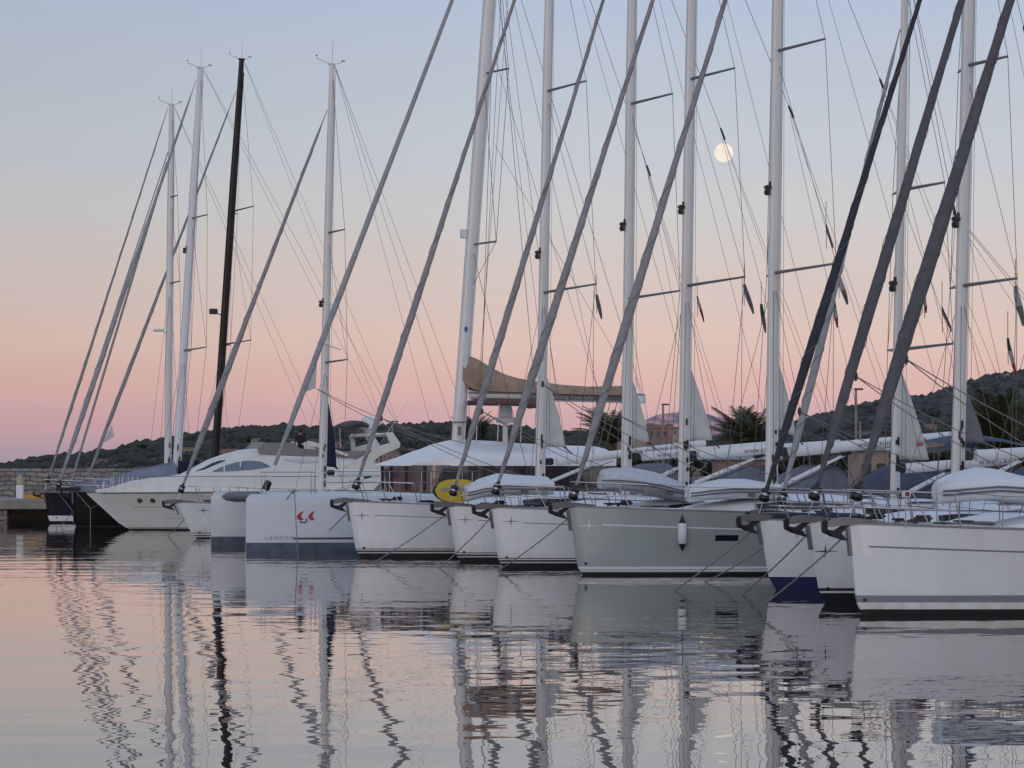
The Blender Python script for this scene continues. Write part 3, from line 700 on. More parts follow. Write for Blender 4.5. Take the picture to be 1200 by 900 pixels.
    if bimini and coach:
        zb = h.zs(.85); b = MB(); rows = []
        for i in range(7):
            t = i / 6; rows.append([((L - 3.6) + 2.5 * t, 1.35 * cos(pi * k / 10), zb + 1.78 + .18 * sin(pi * t) + .18 * sin(pi * k / 10)) for k in range(11)])
        b.grid(rows); o = b.build('bimini', hood or bluecloth, root)
        for t in (.08, .5, .92):
            for sg in (-1, 1): cyl_between('bimini_leg', (L - 2.3, sg * 1.42, zb + .05), ((L - 3.6) + 2.5 * t, sg * 1.35, zb + 1.8), .0125, steel, root)
        b = MB(); zr = zb + .62; b.tube([(L - 1.8, -B * .42, zr), (L - .1, -B * .40, zr), (L - .1, B * .40, zr), (L - 1.8, B * .42, zr)], .0135, 6)
        for y in (-.4, -.15, .15, .4): b.tube([(L - .1, y * B, zr), (L - .1, y * B, zb)], .0125, 5)
        b.build('pushpit', steel, root)
    # ---- mast
    mm_ = mastm or alu; zdk = sdeck + (.40 if coach else 0)
    pA = pl.P(*mast[0]); pB = pl.P(*mast[1]); dirm = (pB - pA); dirm = dirm / dirm.z
    def mz(z): return Vector((pA.x + dirm.x * (z - pA.z), 0, z))
    uT, zT = pA.x, 0
    # height at which the mast line reaches row ytop
    z = 10.
    for _ in range(20): z = pl.at(pl.px(mz(z))[0], ytop)[1]
    zT = z; base = mz(zdk - .05); head = mz(zT)
    b = MB(); rows = []; nseg = 14
    for i in range(nseg + 1):
        t = i / nseg; c = base.lerp(head, t); tp = 1 if t < .72 else 1 - .32 * (t - .72) / .28
        rows.append([c + Vector((cos(2 * pi * k / 14) * mw * tp, sin(2 * pi * k / 14) * mw * .62 * tp, 0)) for k in range(14)])
    b.grid(rows, close=True, capA=True, capB=True); mo = b.build('mast', mm_, root, angle=50)
    b = MB(); f0 = base.lerp(head, .02); f1 = base.lerp(head, .97)
    for sg in (-1, 1): b.tube([f0 + Vector((mw * 1.02, sg * mw * .24, 0)), f1 + Vector((mw * .75, sg * mw * .2, 0))], mw * .20, 6)
    b.build('sail_track', aluw if mm_ is not blackm else blackm, mo)
    rr = random.Random(int(bow[0]))
    for k in range(7):
        c = base.lerp(head, rr.uniform(.02, .13)); b = MB(); b.box(c + Vector((mw * rr.uniform(-.1, .75), -mw * .64, 0)), (.05, .05, rr.uniform(.1, .28)), bev=.008); b.build('mast_fitting', blk, mo)
    b = MB(); b.box(head + Vector((0, 0, .03)), (mw * 1.9, mw * 1.0, .07), bev=.02); b.build('mast_cap', aluw if mm_ is not blackm else blackm, mo)
    b = MB(); q = head + Vector((-.1, 0, .05)); b.tube([q, q + Vector((-.5, 0, .16)), q + Vector((-.52, 0, .28))], .009, 5); b.lathe(q + Vector((-.52, 0, .26)), (0, 0, 1), [(.01, 0), (.045, .02), (.01, .05)], 8)
    b.tube([q + Vector((.3, 0, 0)), q + Vector((.55, 0, .10))], .008, 4); b.box(q + Vector((.55, 0, .13)), (.16, .01, .04)); b.build('wind_vane', blk, mo)
    b = MB(); b.tube([head, head + Vector((.05, .05, .9))], .006, 4); b.build('aerial', wire, mo)
    # ---- standing rigging
    zch = h.zs(h.s(um, fb)); uch = um + .35; ych = h.hb(h.s(um, fb), fb * .9) - .08
    tips = []
    for (yr, tx, ty) in spr:
        # root height from its row at the mast
        z = 6.
        for _ in range(20): z = pl.at(pl.px(mz(z))[0], yr)[1]
        R_ = mz(z); s_ = radians(a + 2); rx = pl.px(R_)[0]; aa = pl.a
        ln = 1.0
        for _ in range(30):
            T = R_ + Vector((sin(s_) * ln, -cos(s_) * ln, .05 * ln)); q = pl.px(T)[0]; ln = max(.2, min(3.0, ln * ((tx - rx) / max(1, q - rx)) ** .7))
        tips.append((R_, ln, s_))
        for sg in (-1, 1):
            T = R_ + Vector((sin(s_) * ln, sg * cos(s_) * ln, .05 * ln)); cc = R_.lerp(T, .5)
            b = MB(); b.tube([R_ + Vector((0, sg * mw * .3, 0)), T], [.045, .028], 6); b.build('spreader', blackm if mm_ is blackm else rail_al, root)
    tips.sort(key=lambda q: -q[0].z)
    for sg in (-1, 1):
        pts = [head - Vector((0, 0, .2))] + [R_ + Vector((sin(s_) * ln, sg * cos(s_) * ln, .05 * ln)) for R_, ln, s_ in tips] + [Vector((uch, sg * ych, zch))]
        b = MB(); b.tube(pts, .0085, 4); b.build('shroud', wire, root)
        prev = None
        for k, (R_, ln, s_) in enumerate(tips):
            low = (tips[k + 1] if k + 1 < len(tips) else None)
            tgt = (low[0] + Vector((sin(low[2]) * low[1], sg * cos(low[2]) * low[1], .05 * low[1]))) if low else Vector((uch + .15, sg * (ych - .1), zch))
            b = MB(); b.tube([R_ - Vector((0, 0, .15)), tgt], .0075, 4); b.build('shroud', wire, root)
        if tips:
            b = MB(); b.tube([tips[-1][0] - Vector((0, 0, .15)), Vector((um - .8, sg * (ych - .15), zch))], .0075, 4); b.build('shroud', wire, root)
    stern = Vector((L - .15, 0, h.zs(.97)))
    hd2 = head + Vector((.1, 0, 0))
    if split:
        S = pl.P(*split); b = MB(); b.tube([hd2, S], .0085, 4); b.build('backstay', wire, root)
        b = MB(); b.lathe(S, (S - hd2), [(.012, -.20), (.032, -.16), (.034, .14), (.012, .2)], 8); b.build('backstay_fitting', blk, root)
        for y in (-.36, .36, -.1): b = MB(); b.tube([S + Vector((0, y * .15, -.1)), Vector((L - .1 - abs(y), y * B, stern.z))], .0065, 4); b.build('backstay', wire, root)
    else:
        for y in (-.34, .34): b = MB(); b.tube([hd2, Vector((L - .1, y * B, stern.z))], .0075, 4); b.build('backstay', wire, root)
    # ---- headstay with the rolled sail
    if stay:
        (bx, by), (qx, qy) = stay
        P0 = pl.P(bx, by); P1 = pl.P(qx, qy); dv = (P1 - P0).normalized()
        # where the stay meets the mast
        t = 0
        for k in range(4000):
            c = P0 + dv * (k * .01)
            if c.x >= mz(c.z).x - mw * 1.0 or c.z > zT - .15: break
        P2 = c
        deckp = P0 - dv * ((P0.z - fb - .02) / dv.z)
        n = 70; pts = [P0.lerp(P2, i / n) for i in range(n + 1)]
        ks = [(0, .045), (.02, .05), (.10, stay_w * .8), (.20, stay_w), (.32, stay_w * .92), (.55, stay_w * .62), (.93, stay_w * .40), (.965, .02), (1, .015)]
        rr = random.Random(int(bx)); wob = [1 + rr.uniform(-.03, .03) for _ in range(n + 1)]
        b = MB(); sail_tube(b, pts, [lerp_r(ks, i / n) * wob[i] for i in range(n + 1)], turns=3); fs = b.build('furled_headsail', staym or furlG, root, angle=50)
        b = MB(); hp = []; vv = dv.cross(Vector((0, 1, 0))).normalized(); nt_ = 9 + int(bx) % 4
        for i in range(n * 5):
            t = .03 + .88 * (i / (n * 5)) ** 1.35; rad_ = lerp_r(ks, t) * 1.07 + .003; an = nt_ * 2 * pi * (i / (n * 5)); hp.append(P0.lerp(P2, t) + (Vector((0, 1, 0)) * cos(an) + vv * sin(an)) * rad_)
        b.tube(hp, .0065, 4); b.build('spiral_seam', rope if staym in (furlM, furlD) else furlM, fs)
        cyl_between('forestay', deckp, P2, .012, steel, root)
        b = MB(); b.lathe(P0 - dv * .22, dv, [(.04, -.04), (.10, -.02), (.125, .02), (.125, .07), (.105, .09), (.105, .16), (.12, .18), (.11, .24), (.06, .27), (.045, .34)], 16); fo = b.build('furler_drum', blk, root)
        b = MB(); b.lathe(P0 - dv * .22, dv, [(.100, .095), (.110, .10), (.110, .15), (.100, .155)], 16); b.build('drum_band', steel, fo)
        if sheets:
            S0 = pl.P(*sheets)
            for yy, ue in ((-1.35, L - 4.6), (1.35, L - 4.8)):
                E = Vector((ue, yy, h.zs(.7) + .3)); pts = [S0.lerp(E, i / 10) - Vector((0, 0, .35 * 4 * (i / 10) * (1 - i / 10))) for i in range(11)]
                b = MB(); b.tube(pts, .011, 5); b.build('sheet', rope, root)
            b = MB(); b.lathe(S0, (0, 0, 1), [(.015, -.10), (.045, -.04), (.04, .05), (.015, .09)], 7); b.build('sheet_knot', roped, root)
    for (p0, p1, rad, m_) in extra_stays:
        cyl_between('stay', pl.P(*p0), pl.P(*p1), rad, m_, root, 6)
    # ---- boom
    if boom:
        (x0, y0), (x1, y1), br, bm = boom
        A_ = pl.P(x0, y0); C_ = pl.P(x1, y1); d = (C_ - A_)
        b = MB(); rows = []
        for i in range(9):
            c = A_.lerp(C_, i / 8); rows.append([c + Vector((0, cos(2 * pi * k / 12) * br * .72, sin(2 * pi * k / 12) * br)) for k in range(12)])
        b.grid(rows, close=True, capA=True, capB=True); bo = b.build('boom', bm or boomw, root, angle=50)
        b = MB(); b.box(A_.lerp(mz(A_.z), .45), (.30, .12, .22), bev=.03); b.build('gooseneck', blk, root)
        if text:
            body, f0, size, tm = text; ln = d.length; ax = d.normalized(); up = Vector((0, 0, 1)); up = (up - ax * up.dot(ax)).normalized(); nrm = ax.cross(up)
            o_ = A_ + d * f0 + Vector((0, -br * .72 - .004, -size * .36))
            M_ = Matrix(((ax.x, up.x, nrm.x, o_.x), (ax.y, up.y, nrm.y, o_.y), (ax.z, up.z, nrm.z, o_.z), (0, 0, 0, 1)))
            text_mesh('lettering', body, size, tm, bo, M_, .003, space=1.25)
        tl = C_ + Vector((-.05, 0, br)); b = MB(); b.tube([tl, hd2], .0065, 4); b.build('topping_lift', wire, root)
        cyl_between('mainsheet', C_.lerp(A_, .25) - Vector((0, 0, br)), Vector((C_.x - 1.3, 0, h.zs(.7) + .5)), .018, rope, root)
        if vang:
            V0 = pl.P(*vang[0]); V1 = pl.P(*vang[1]); b = MB(); b.tube([V0, V0.lerp(V1, .7), V0.lerp(V1, .7), V1], [.055, .055, .04, .04], 8); vo = b.build('boom_vang', boomw, root)
            b = MB(); b.tube([V1 + Vector((-.12, 0, .0)), V1 + Vector((.16, 0, .08))], .065, 8); b.tube([V0 - Vector((0, 0, .12)), V1 - Vector((0, 0, .16))], .012, 5); b.build('vang_tackle', blk, vo)
    if sail:      # clew corner of the in-mast mainsail showing behind the mast
        (x0, y0), (x1, y1), (x2, y2) = sail
        A_, B2, C2 = pl.P(x0 + 4, y0 - 13), pl.P(x1, y1), pl.P(x2, y2); b = MB(); rows = []
        N_ = 14
        for i in range(N_ + 1):
            t = i / N_; l = A_.lerp(B2, t); r_ = A_.lerp(C2, t) + Vector((.07 * sin(pi * t), 0, 0))
            rows.append([l.lerp(r_, j / 6) + Vector((0, .06 * sin(j * 1.1 + t * 5) * t, 0)) for j in range(7)])
        b.grid(rows); so = b.build('mainsail_clew', sailm or sailw, root); md = so.modifiers.new('t', 'SOLIDIFY'); md.thickness = .012
        b = MB(); b.tube([C2, C2 + Vector((.25, 0, -.22))], .02, 5); b.lathe(C2, (0, 1, 0), [(.05, -.02), (.05, .02)], 8); b.build('clew_ring', blk, so)
        if emblem:
            e = pl.P(*emblem); b = MB()
            for k in (-1, 0, 1): 
                vs = [(e.x + k * .06 - .03, -.08, e.z - .05), (e.x + k * .06 + .03, -.08, e.z - .05), (e.x + k * .10, -.08, e.z + (.07 if k == 0 else .04))]
                b.b.faces.new([b.b.verts.new(v) for v in vs])
            b.box((e.x, -.078, e.z - .07), (.19, .006, .03)); b.build('crown_emblem', red, so, smooth=False)
    if light:
        z = 6.
        for _ in range(20): z = pl.at(pl.px(mz(z))[0], light)[1]
        c = mz(z) + Vector((-mw - .06, -.03, 0)); b = MB(); b.box(c, (.16, .18, .10), bev=.02); b.box(c + Vector((-.02, 0, -.13)), (.14, .14, .16), bev=.03); b.box(c + Vector((.06, 0, .1)), (.05, .05, .1)); b.build('deck_light', blk, root)
    for (p0, p1) in hal: cyl_between('halyard', pl.P(*p0), pl.P(*p1), .0085, wire, root, 4)
    for dx in (.05, -.07): cyl_between('halyard', base + Vector((dx + mw * 1.5, -.16, .9)), head + Vector((.12, -.05, -.2)), .0055, wire, root, 4)
    # ---- bow gear
    pulpit(root, h)
    if gear: hull_gear(root, h, L - 1.8)
    b = MB(); zr = fb + .03
    b.prism([(u0 - .50, zr - .05), (u0 - .40, zr + .07), (u0 - .1, zr + .10), (u0 + .40, zr + .05), (u0 + .70, zr + .02), (u0 + .70, zr - .02), (u0, zr - .04), (u0 - .42, zr - .08)], -.085, -.065)
    b.prism([(u0 - .50, zr - .05), (u0 - .40, zr + .07), (u0 - .1, zr + .10), (u0 + .40, zr + .05), (u0 + .70, zr + .02), (u0 + .70, zr - .02), (u0, zr - .04), (u0 - .42, zr - .08)], .065, .085)
    b.prism([(u0 - .4, zr - .03), (u0 + .66, zr - .012), (u0 + .66, zr - .035), (u0 - .4, zr - .06)], -.065, .065)
    b.tube([(u0 - .43, -.08, zr - .01), (u0 - .43, .08, zr - .01)], .045, 10)
    b.build('bow_roller', steeld, root, angle=30)
    b = MB(); b.box((u0 - .005, 0, fb * .80), (.05, .09, fb * .30), rot=Matrix.Rotation(atan_(u0, fb), 4, 'Y')); b.build('stem_plate', steeld, root)
    anchor(root, (u0 - .26, 0, fb + .04), .80)
    for sg in (-1, 1): b = MB(); b.box((u0 + 1.2, sg * .32, fb + .07), (.28, .05, .04), bev=.015); b.box((u0 + 1.2, sg * .32, fb + .04), (.08, .04, .06)); b.build('cleat', blk, root)
    b = MB(); b.box((u0 + 1.55, 0, fb + .09), (.30, .25, .12), bev=.04); b.build('windlass', blk, root)
    rc = random.Random(int(bow[0]) + 5); b = MB(); cx_, cy_ = u0 + 2.3 + rc.uniform(-.3, .9), rc.uniform(-.7, .1); sc_ = h.s(cx_, fb); cz_ = h.zs(sc_) + .09
    b.tube([(cx_ + cos(k * .55) * (.10 + .003 * k), cy_ + sin(k * .55) * (.10 + .003 * k), cz_ + .02 * sin(k * .21)) for k in range(52)], .014, 5); b.build('rope_coil', rc.choice([rope, roped, navycloth]), root)
    # ---- markings
    if cove:
        f, wd, px0, px1, cm = cove
        s0 = h.near(pl, px0, fb - f); s1 = h.near(pl, px1, fb - f) if px1 else .9; side_strip(root, h, 'cove_stripe', cm, s0, s1, f, wd)
        side_strip(root, h, 'cove_stripe', cm, s0, .9, f, wd, 1)
    if star: star_mark(root, h, pl, star[0], star[1], star[2])
    s, z = h.near_px(pl, top[0] + (bow[0] - top[0]) * .85 + 10, bow[1] - (bow[1] - top[1]) * .17)
    c = h.pt(s, z, -1, 0); b = MB(); b.lathe(c, (0, -1, 0), [(.035, 0), (.035, .02), (.02, .022)], 10); b.build('thruster_eye', blk, root)
    return pl, h, root
def atan_(u0, fb): return math.atan2(u0, fb)
def mooring(pl, a, c, label, r=.016, yoff=0.0):
    P0 = pl.W(pl.P(a[0], a[1], yoff)); k = (c[0] - CXP) / F
    d = F * CH / (c[1] - HY); P1 = world(c[0], c[1], d)
    o = empty('mooring_line', P0); tag(o, label, 'mooring line', 'mooring lines from the bows')
    b = MB(); e = P1 - P0; pts = [e * (i / 10) * 1.06 - Vector((0, 0, .05 * 4 * (i / 10) * (1 - i / 10))) for i in range(11)]
    b.tube(pts, r, 6); b.build('line', rope, o)
    return o
G1 = 'charter sailboats moored stern-to along the quay'
def bs(z0=.14): return ((z0, z0 + .055, stripeD), (z0 + .085, z0 + .115, stripeD))
# D: green-grey boat; placed left to right in the rows below
TXT = 'WWW.CRUISING CHARTER'
txg = mat('lettering_grey', (.10, .10, .12), .6)
A = sailboat('sailing_yacht', 'nearest white sailboat at the right edge, wide grey stripe above its waterline', G1, (1005, 721), (995, 614), L=13, B=4.1, zaf=.11,
             stripes=((.235, .365, stripeG),), mast=((1292, 600), (1306, 0)), ytop=-400, spr=((-60, 1370, -70), (250, 1375, 240)), stay=((1007, 571), (1184, 0)), staym=furlM, stay_w=.142,
             boom=((1302, 530), (1480, 520), .13, None), cove=(.40, .032, 1018, None, stripeG), split=(1400, 200), sheets=(1062, 421), light=300, bimini=False, hood=None)
Bb = sailboat('sailing_yacht', 'white sailboat squeezed in just left of the nearest one, black waterline, mid-grey rolled headsail', G1, (962, 706), (948, 611), L=13, B=3.6, zaf=.19,
             stripes=((.20, .225, stripeW), (.225, .29, stripeD)), mast=((1232, 590), (1245, 0)), ytop=-360, spr=((-20, 1300, -30), (260, 1310, 250)), stay=((957, 572), (1127, 0)), staym=furlM, stay_w=.122,
             boom=((1242, 530), (1420, 520), .13, None), star=(967, 646, stripeD), split=(1330, 220), sheets=(1003, 441), light=280)
Cc = sailboat('sailing_yacht', 'white sailboat with blue antifouling and a nearly black rolled headsail', G1, (904, 692), (890, 609), L=13, B=3.6, zaf=.30, af=afblue,
             stripes=((.225, .25, stripeW),) if False else ((.305, .33, stripeW),), mast=((1121, 565), (1135, 0)), ytop=-185, spr=((77, 1181, 70), (335, 1192, 323)), stay=((898, 575), (1078, 0)), staym=furlD, stay_w=.11,
             boom=((1143, 534), (1290, 526), .135, None), vang=((1128, 575), (1199, 538)), sail=((1124, 460), (1124, 518), (1152, 519)), sailm=saild, star=(934, 623, stripeD), split=(1202, 40),
             light=257, hood=greycloth, sheets=(937, 482), hal=(((1192, 323), (1190, 590)), ((1133, 5), (1113, 560)), ((1136, 5), (1116, 560))))
C2 = sailboat('sailing_yacht', 'white sailboat mostly hidden behind the blue-bottomed one, light headsail beside the dark one, thin mast', G1, (912, 683), (899, 603), L=12, B=3.2, zaf=.10,
             mast=((1048, 575), (1060, 0)), ytop=-30, mw=.11, spr=((223, 1107, 210), (410, 1117, 402)), stay=((918, 578), (1055, 33)), staym=furlL, stay_w=.10,
             boom=((1060, 549), (1196, 538), .12, None), vang=((1063, 578), (1112, 552)), sail=((1050, 443), (1050, 538), (1087, 539)), emblem=(1076, 518), split=(1118, 245), light=332, text=(TXT, .62, .15, txg),
             hood=bluecloth)
D = sailboat('sailing_yacht', 'green-grey hulled sailboat with a white stripe and small dark hull window', G1, (678, 674), (667, 594), L=13.4, B=4.1, hullm=gelgreen, zaf=.07,
             stripes=((.10, .125, stripeW), (.155, .21, stripeW)), mast=((903, 570), (911, 0)), ytop=-190, mw=.155, spr=((60, 967, 44), (320, 980, 306)), stay=((674, 574), (850, 0)), staym=furlG, stay_w=.122,
             boom=((926, 529), (1115, 512), .15, None), vang=((916, 569), (990, 533)), sail=((906, 430), (906, 500), (932, 512)), emblem=(922, 486), split=(1034, 100), light=220, text=(TXT, .40, .14, txg),
             cove=(.42, .032, 705, None, stripeW), star=(690, 616, stripeW), sheets=(726, 487), hood=bluecloth, hal=(((977, 307), (976, 600)),))
side_box(D[2], D[1], 'hull_window', glassd, D[0], 838, 865, .86, 1.01)
E = sailboat('sailing_yacht', 'white sailboat immediately left of the green-grey one', G1, (585, 665), (576, 595), L=13, B=4.0, zaf=.12,
             stripes=bs(.15)[:1] + ((.235, .26, stripeD),), mast=((800, 570), (810, 0)), ytop=-140, spr=((93, 861, 83), (335, 873, 323)), stay=((583, 569), (765, 0)), staym=furlG, stay_w=.122,
             boom=((818, 533), (984, 521), .14, None), vang=((814, 566), (888, 536)), sail=((803, 438), (803, 516), (834, 516)), split=(927, 131), light=243, text=('WWW.CRUISING CHARTER', .31, .14, txg),
             cove=(.38, .022, 613, None, stripeG), star=(599, 611, stripeG), sheets=(636, 450), hood=greycloth, hal=(((870, 323), (868, 590)),))
Ff = sailboat('sailing_yacht', 'white sailboat with the yellow board leaning by its bow, second left of the green-grey one', G1, (535, 658), (526, 593), L=13, B=3.8, zaf=.12,
             stripes=bs(.15)[:1] + ((.235, .26, stripeD),), mast=((733, 572), (740, 0)), ytop=-110, spr=((122, 788, 114), (350, 797, 338)), stay=((533, 571), (707, 0)), staym=furlG, stay_w=.11,
             boom=((753, 535), (905, 522), .135, None), vang=((745, 572), (812, 540)), sail=((735, 452), (735, 518), (760, 518)), split=(847, 157), light=263, text=('WWW.CRUISING CHARTER', .1, .14, txg),
             cove=(.38, .022, 560, None, stripeG), star=(545, 609, stripeG), sheets=(565, 482), hood=greycloth, bimini=True)
G = sailboat('sailing_yacht', 'white sailboat in front of the catamaran, overlapping its near hull', G1, (418, 653), (408, 588), L=13, B=3.9, zaf=.12,
             stripes=bs(.15)[:1] + ((.235, .26, stripeD),), mast=((632, 565), (643, 0)), ytop=-125, spr=((107, 687, 99), (343, 698, 332)), stay=((419, 564), (603, 0)), staym=furlG, stay_w=.11,
             boom=((652, 541), (826, 520), .13, None), text=(TXT, .47, .15, txg), vang=((646, 564), (718, 534)), sail=((636, 452), (636, 524), (662, 524)), split=(760, 200), light=296, cove=(.38, .022, 439, None, stripeG),
             star=(424, 604, stripeG), sheets=(447, 490), hood=greycloth, bimini=False, hal=(((696, 333), (694, 590)),))
H = sailboat('sailing_yacht', 'small white sailboat between the motor yacht and the catamaran, clew flag on its grey headsail', G1, (227, 631), (207, 589), L=12, B=3.7, zaf=.05,
             stripes=((.09, .13, stripeD), (.19, .22, stripeD)), mast=((377, 572), (389, 80)), ytop=76, mw=.15, spr=((273, 404, 270), (425, 407, 418)), stay=((214, 570), (383, 130)), staym=furlG, stay_w=.13,
             boom=((396, 554), (520, 556), .14, None), vang=((388, 575), (430, 560)), sail=((379, 475), (379, 546), (394, 548)), sailm=navycloth, light=354, star=(238, 598, stripeD), hood=greycloth, drop=.2, bimini=False)
X2 = sailboat('sailing_yacht', 'black-hulled sailboat at the far left, bowsprit and long blue-grey tarpaulin over its deck', None, (86, 617), (85, 576), L=17, B=4.4, hullm=blackgel, zaf=.04,
             mast=((206, 560), (235, 82)), mastm=aluw, ytop=80, mw=.18, spr=((256, 243, 251), (411, 242, 406)), stay=((70, 565), (226, 105)), staym=furlL, stay_w=.13, coach=False, hood=None, bimini=False, light=292, drop=.15)
X1 = sailboat('sailing_yacht', 'navy-hulled sailboat with a white band at its waterline, furthest left at the wall', None, (57, 613), (52, 577), L=15, B=4.3, hullm=navy, zaf=.03, stripes=((.10, .36, stripeW),),
             mast=((196, 560), (201, 122)), mastm=alu, ytop=123, mw=.165, spr=((231, 208, 227), (332, 211, 328)), stay=((57, 560), (194, 135)), staym=furlG, stay_w=.08, hood=None, bimini=False, drop=.15, coach=False,
             extra_stays=(((84, 563), (196, 190), .06, furlG), ((69, 564), (197, 178), .03, steel)))
X3 = sailboat('sailing_yacht', 'dark sailboat with the tall black mast, behind the motor yacht', None, (98, 610), (94, 575), L=18, B=4.8, hullm=navy, zaf=.03, mast=((250, 560), (283, 72)), mastm=blackm, ytop=70, mw=.19,
             spr=((248, 297, 245), (404, 294, 397)), stay=((97, 575), (272, 119)), staym=furlG, stay_w=.11, hood=None, bimini=False, drop=.15, coach=False)
pl, h, root = Cc; b = MB(); rows = []
for i in range(9):
    t = i / 8; c = pl.P(888 + 112 * t, 597); w_ = min(.75, .12 + c.x * .35); hh = .16 * min(1, .35 + t * 3)
    rows.append([(c.x, w_ * cos(pi * k / 8), h.fb - .02 + (hh + .02 * sin(i * 2.3)) * sin(pi * k / 8)) for k in range(9)])
b.grid(rows); b.build('foredeck_cover', navycloth, root)
# instruments on the left masts
def mast_box(bt, name, px, py, size, m):
    pl, h, root = bt; c = pl.P(px, py); b = MB(); b.box(c, size, bev=.03); b.tube([c + Vector((size[0] * .5, 0, -.1)), c + Vector((size[0] * .5 + .5, 0, -.25))], .03, 5); b.build(name, m, root)
mast_box(X3, 'floodlight', 250, 365, (.40, .35, .28), blk); mast_box(X1, 'radar', 186, 387, (.5, .5, .12), boomw); mast_box(H, 'radar_reflector', 379, 402, (.42, .3, .14), boomw)
# ---------------- X2 extras: bowsprit with bobstays, tarpaulin, navy sail cover
pl, h, root = X2
b = MB(); z0 = pl.P(78, 573).z; b.box((pl.P(79, 573).x, 0, z0), (pl.P(93, 573).x - pl.P(65, 573).x, .5, .16), bev=.03); b.build('bowsprit', blk, root)
for p0, p1 in (((66, 575), (86, 600)), ((90, 578), (106, 596)), ((106, 596), (119, 589)), ((106, 596), (106, 618)), ((86, 577), (86, 612))):
    cyl_between('bobstay', pl.P(*p0, -.9 if p0[0] > 86 else 0), pl.P(*p1, -1.25 if p0[0] > 86 else 0), .022, steeld, root)
b = MB(); rows = []
for i in range(13):
    t = i / 12; c = pl.P(82 + (204 - 82) * t, 567 - (567 - 541) * t ** 1.15); zb = h.zs(.3) + .02; w = min(h.hb(h.s(c.x, 1.5), 1.5) - .15, 1.9)
    rows.append([(c.x, y * w, zb + (c.z - zb) * (1 - abs(y) ** 1.15) + .02) for y in (-1, -.75, -.5, -.25, 0, .25, .5, .75, 1)])
b.grid(rows); b.build('tarpaulin', tarpm, root, angle=180)
b = MB(); pr = [pl.P(208, 540), pl.P(252, 543)]; bq = [pl.P(208, 563), pl.P(252, 563)]
b.prism([(pr[0].x, pr[0].z), (pr[0].x + .8, pr[0].z + .05), (pr[0].x + 1.1, pr[0].z - .25), (pr[1].x, pr[1].z - .2), (bq[1].x, bq[1].z), (bq[0].x, bq[0].z)], -.42, .42)
b.build('sail_cover', navycloth, root, smooth=False)
# ---------------- dark hull's white stern quarter of X1 and flags handled below
# ---------------- motor yacht
pl = Plane(148, 621, radians(20)); u0, fb = pl.at(101, 578); hy = Hull(19.5, 5.0, fb, u0, -.1, ed=2.1, ew=1.7, bw=.80, flare=1.7, fore=.2)
root = empty('motor_yacht', (pl.X0, pl.Y0, 0), radians(20)); tag(root, 'long white motor yacht with raked bow, portholes and sleek raised cabin', 'motor yacht'); YR = root
build_hull(root, hy, gelw, afblack, .05, ((.07, .10, stripeD),))
side_strip(root, hy, 'rubbing_strake', stripeG, .02, .97, .02, .05)
side_strip(root, hy, 'knuckle_line', stripeG, .05, .95, .62, .018); side_strip(root, hy, 'knuckle_line', stripeG, .09, .95, 1.12, .014)
for px in (164, 179):
    s, z = hy.near_px(pl, px, 586); c = hy.pt(s, z, -1, .0)
    b = MB(); b.lathe(c, (-.15, -1, 0), [(.12, 0), (.12, .012), (.10, .02)], 20); o = b.build('porthole_rim', slot, root)
    b = MB(); b.lathe(c, (-.15, -1, 0), [(.10, .0), (.095, .03)], 20); b.build('porthole', slot, root)
tp = [(112, 575), (128, 573), (140, 570), (155, 566), (175, 563), (198, 561), (212, 558), (228, 550), (245, 541), (262, 535), (280, 530), (298, 528), (320, 529), (345, 532), (375, 534), (405, 537), (430, 541), (441, 550), (450, 566)]
prof = []
for px, py in tp:
    u, z = pl.at(px, py); zb = hy.zs(hy.s(u, fb)) - .03; prof.append((u, max(z - .0, zb + .03), zb))
def wy(u): return max(.15, min(2.05, (hy.hb(hy.s(u, fb), fb * .9) - .35))) * (1 if u < 17 else 1 - (u - 17) * .06)
b = MB(); loft_body(b, prof, wy, .10, .78); b.build('superstructure', gelw, root, angle=60)
def ztop(u):
    for (ua, za, ba), (ub, zb_, bb) in zip(prof, prof[1:]):
        if u <= ub: t = (u - ua) / (ub - ua); return za + (zb_ - za) * t, ba + (bb - ba) * t
    return prof[-1][1], prof[-1][2]
def ysurf(u, z):
    zt, zb = ztop(u); q = max(0, min(1, (z - zb) / max(.05, zt - zb))); w = wy(u)
    ks = [(0, 1), (.55, .985 * (1 - .22 * .55)), (.86, .95 * (1 - .22 * .86)), (.97, .86 * (1 - .22 * .97)), (1.0, .6 * .78)]
    return -w * lerp_r(ks, q) - .018
def patch(root, name, m, lower, upper, n=14, k=5):
    b = MB(); rows = []
    for i in range(n + 1):
        t = i / n; px = lower[0][0] + (lower[-1][0] - lower[0][0]) * t; yl, yu = lerp_r(lower, px), lerp_r(upper, px); r = []
        for j in range(k + 1):
            py = yl + (yu - yl) * j / k; y = -1.6
            for _ in range(12): u, z = pl.at(px, py, y); y = ysurf(u, z)
            r.append((u, y, z))
        rows.append(r)
    b.grid(rows); return b.build(name, m, root)
patch(root, 'side_window', glassb, [(249, 553), (275, 552), (300, 550), (316, 547)], [(249, 552), (262, 546), (275, 542), (290, 539.5), (305, 540.5), (316, 546)])
patch(root, 'windscreen', glassd, [(229, 552.5), (240, 550), (255, 543.5), (264, 540)], [(229, 551), (240, 544), (255, 540), (264, 539)])
patch(root, 'upper_window', mat('pale_glass', (.5, .5, .52), .1), [(332, 539), (355, 543), (377, 541)], [(332, 537.5), (355, 537.5), (377, 540)])
for px in (262, 281): patch(root, 'window_mullion', gelw, [(px, 552.8), (px + 1.6, 552.8)], [(px, 544 if px < 270 else 540.5), (px + 1.6, 543 if px < 270 else 540)], 2, 2)
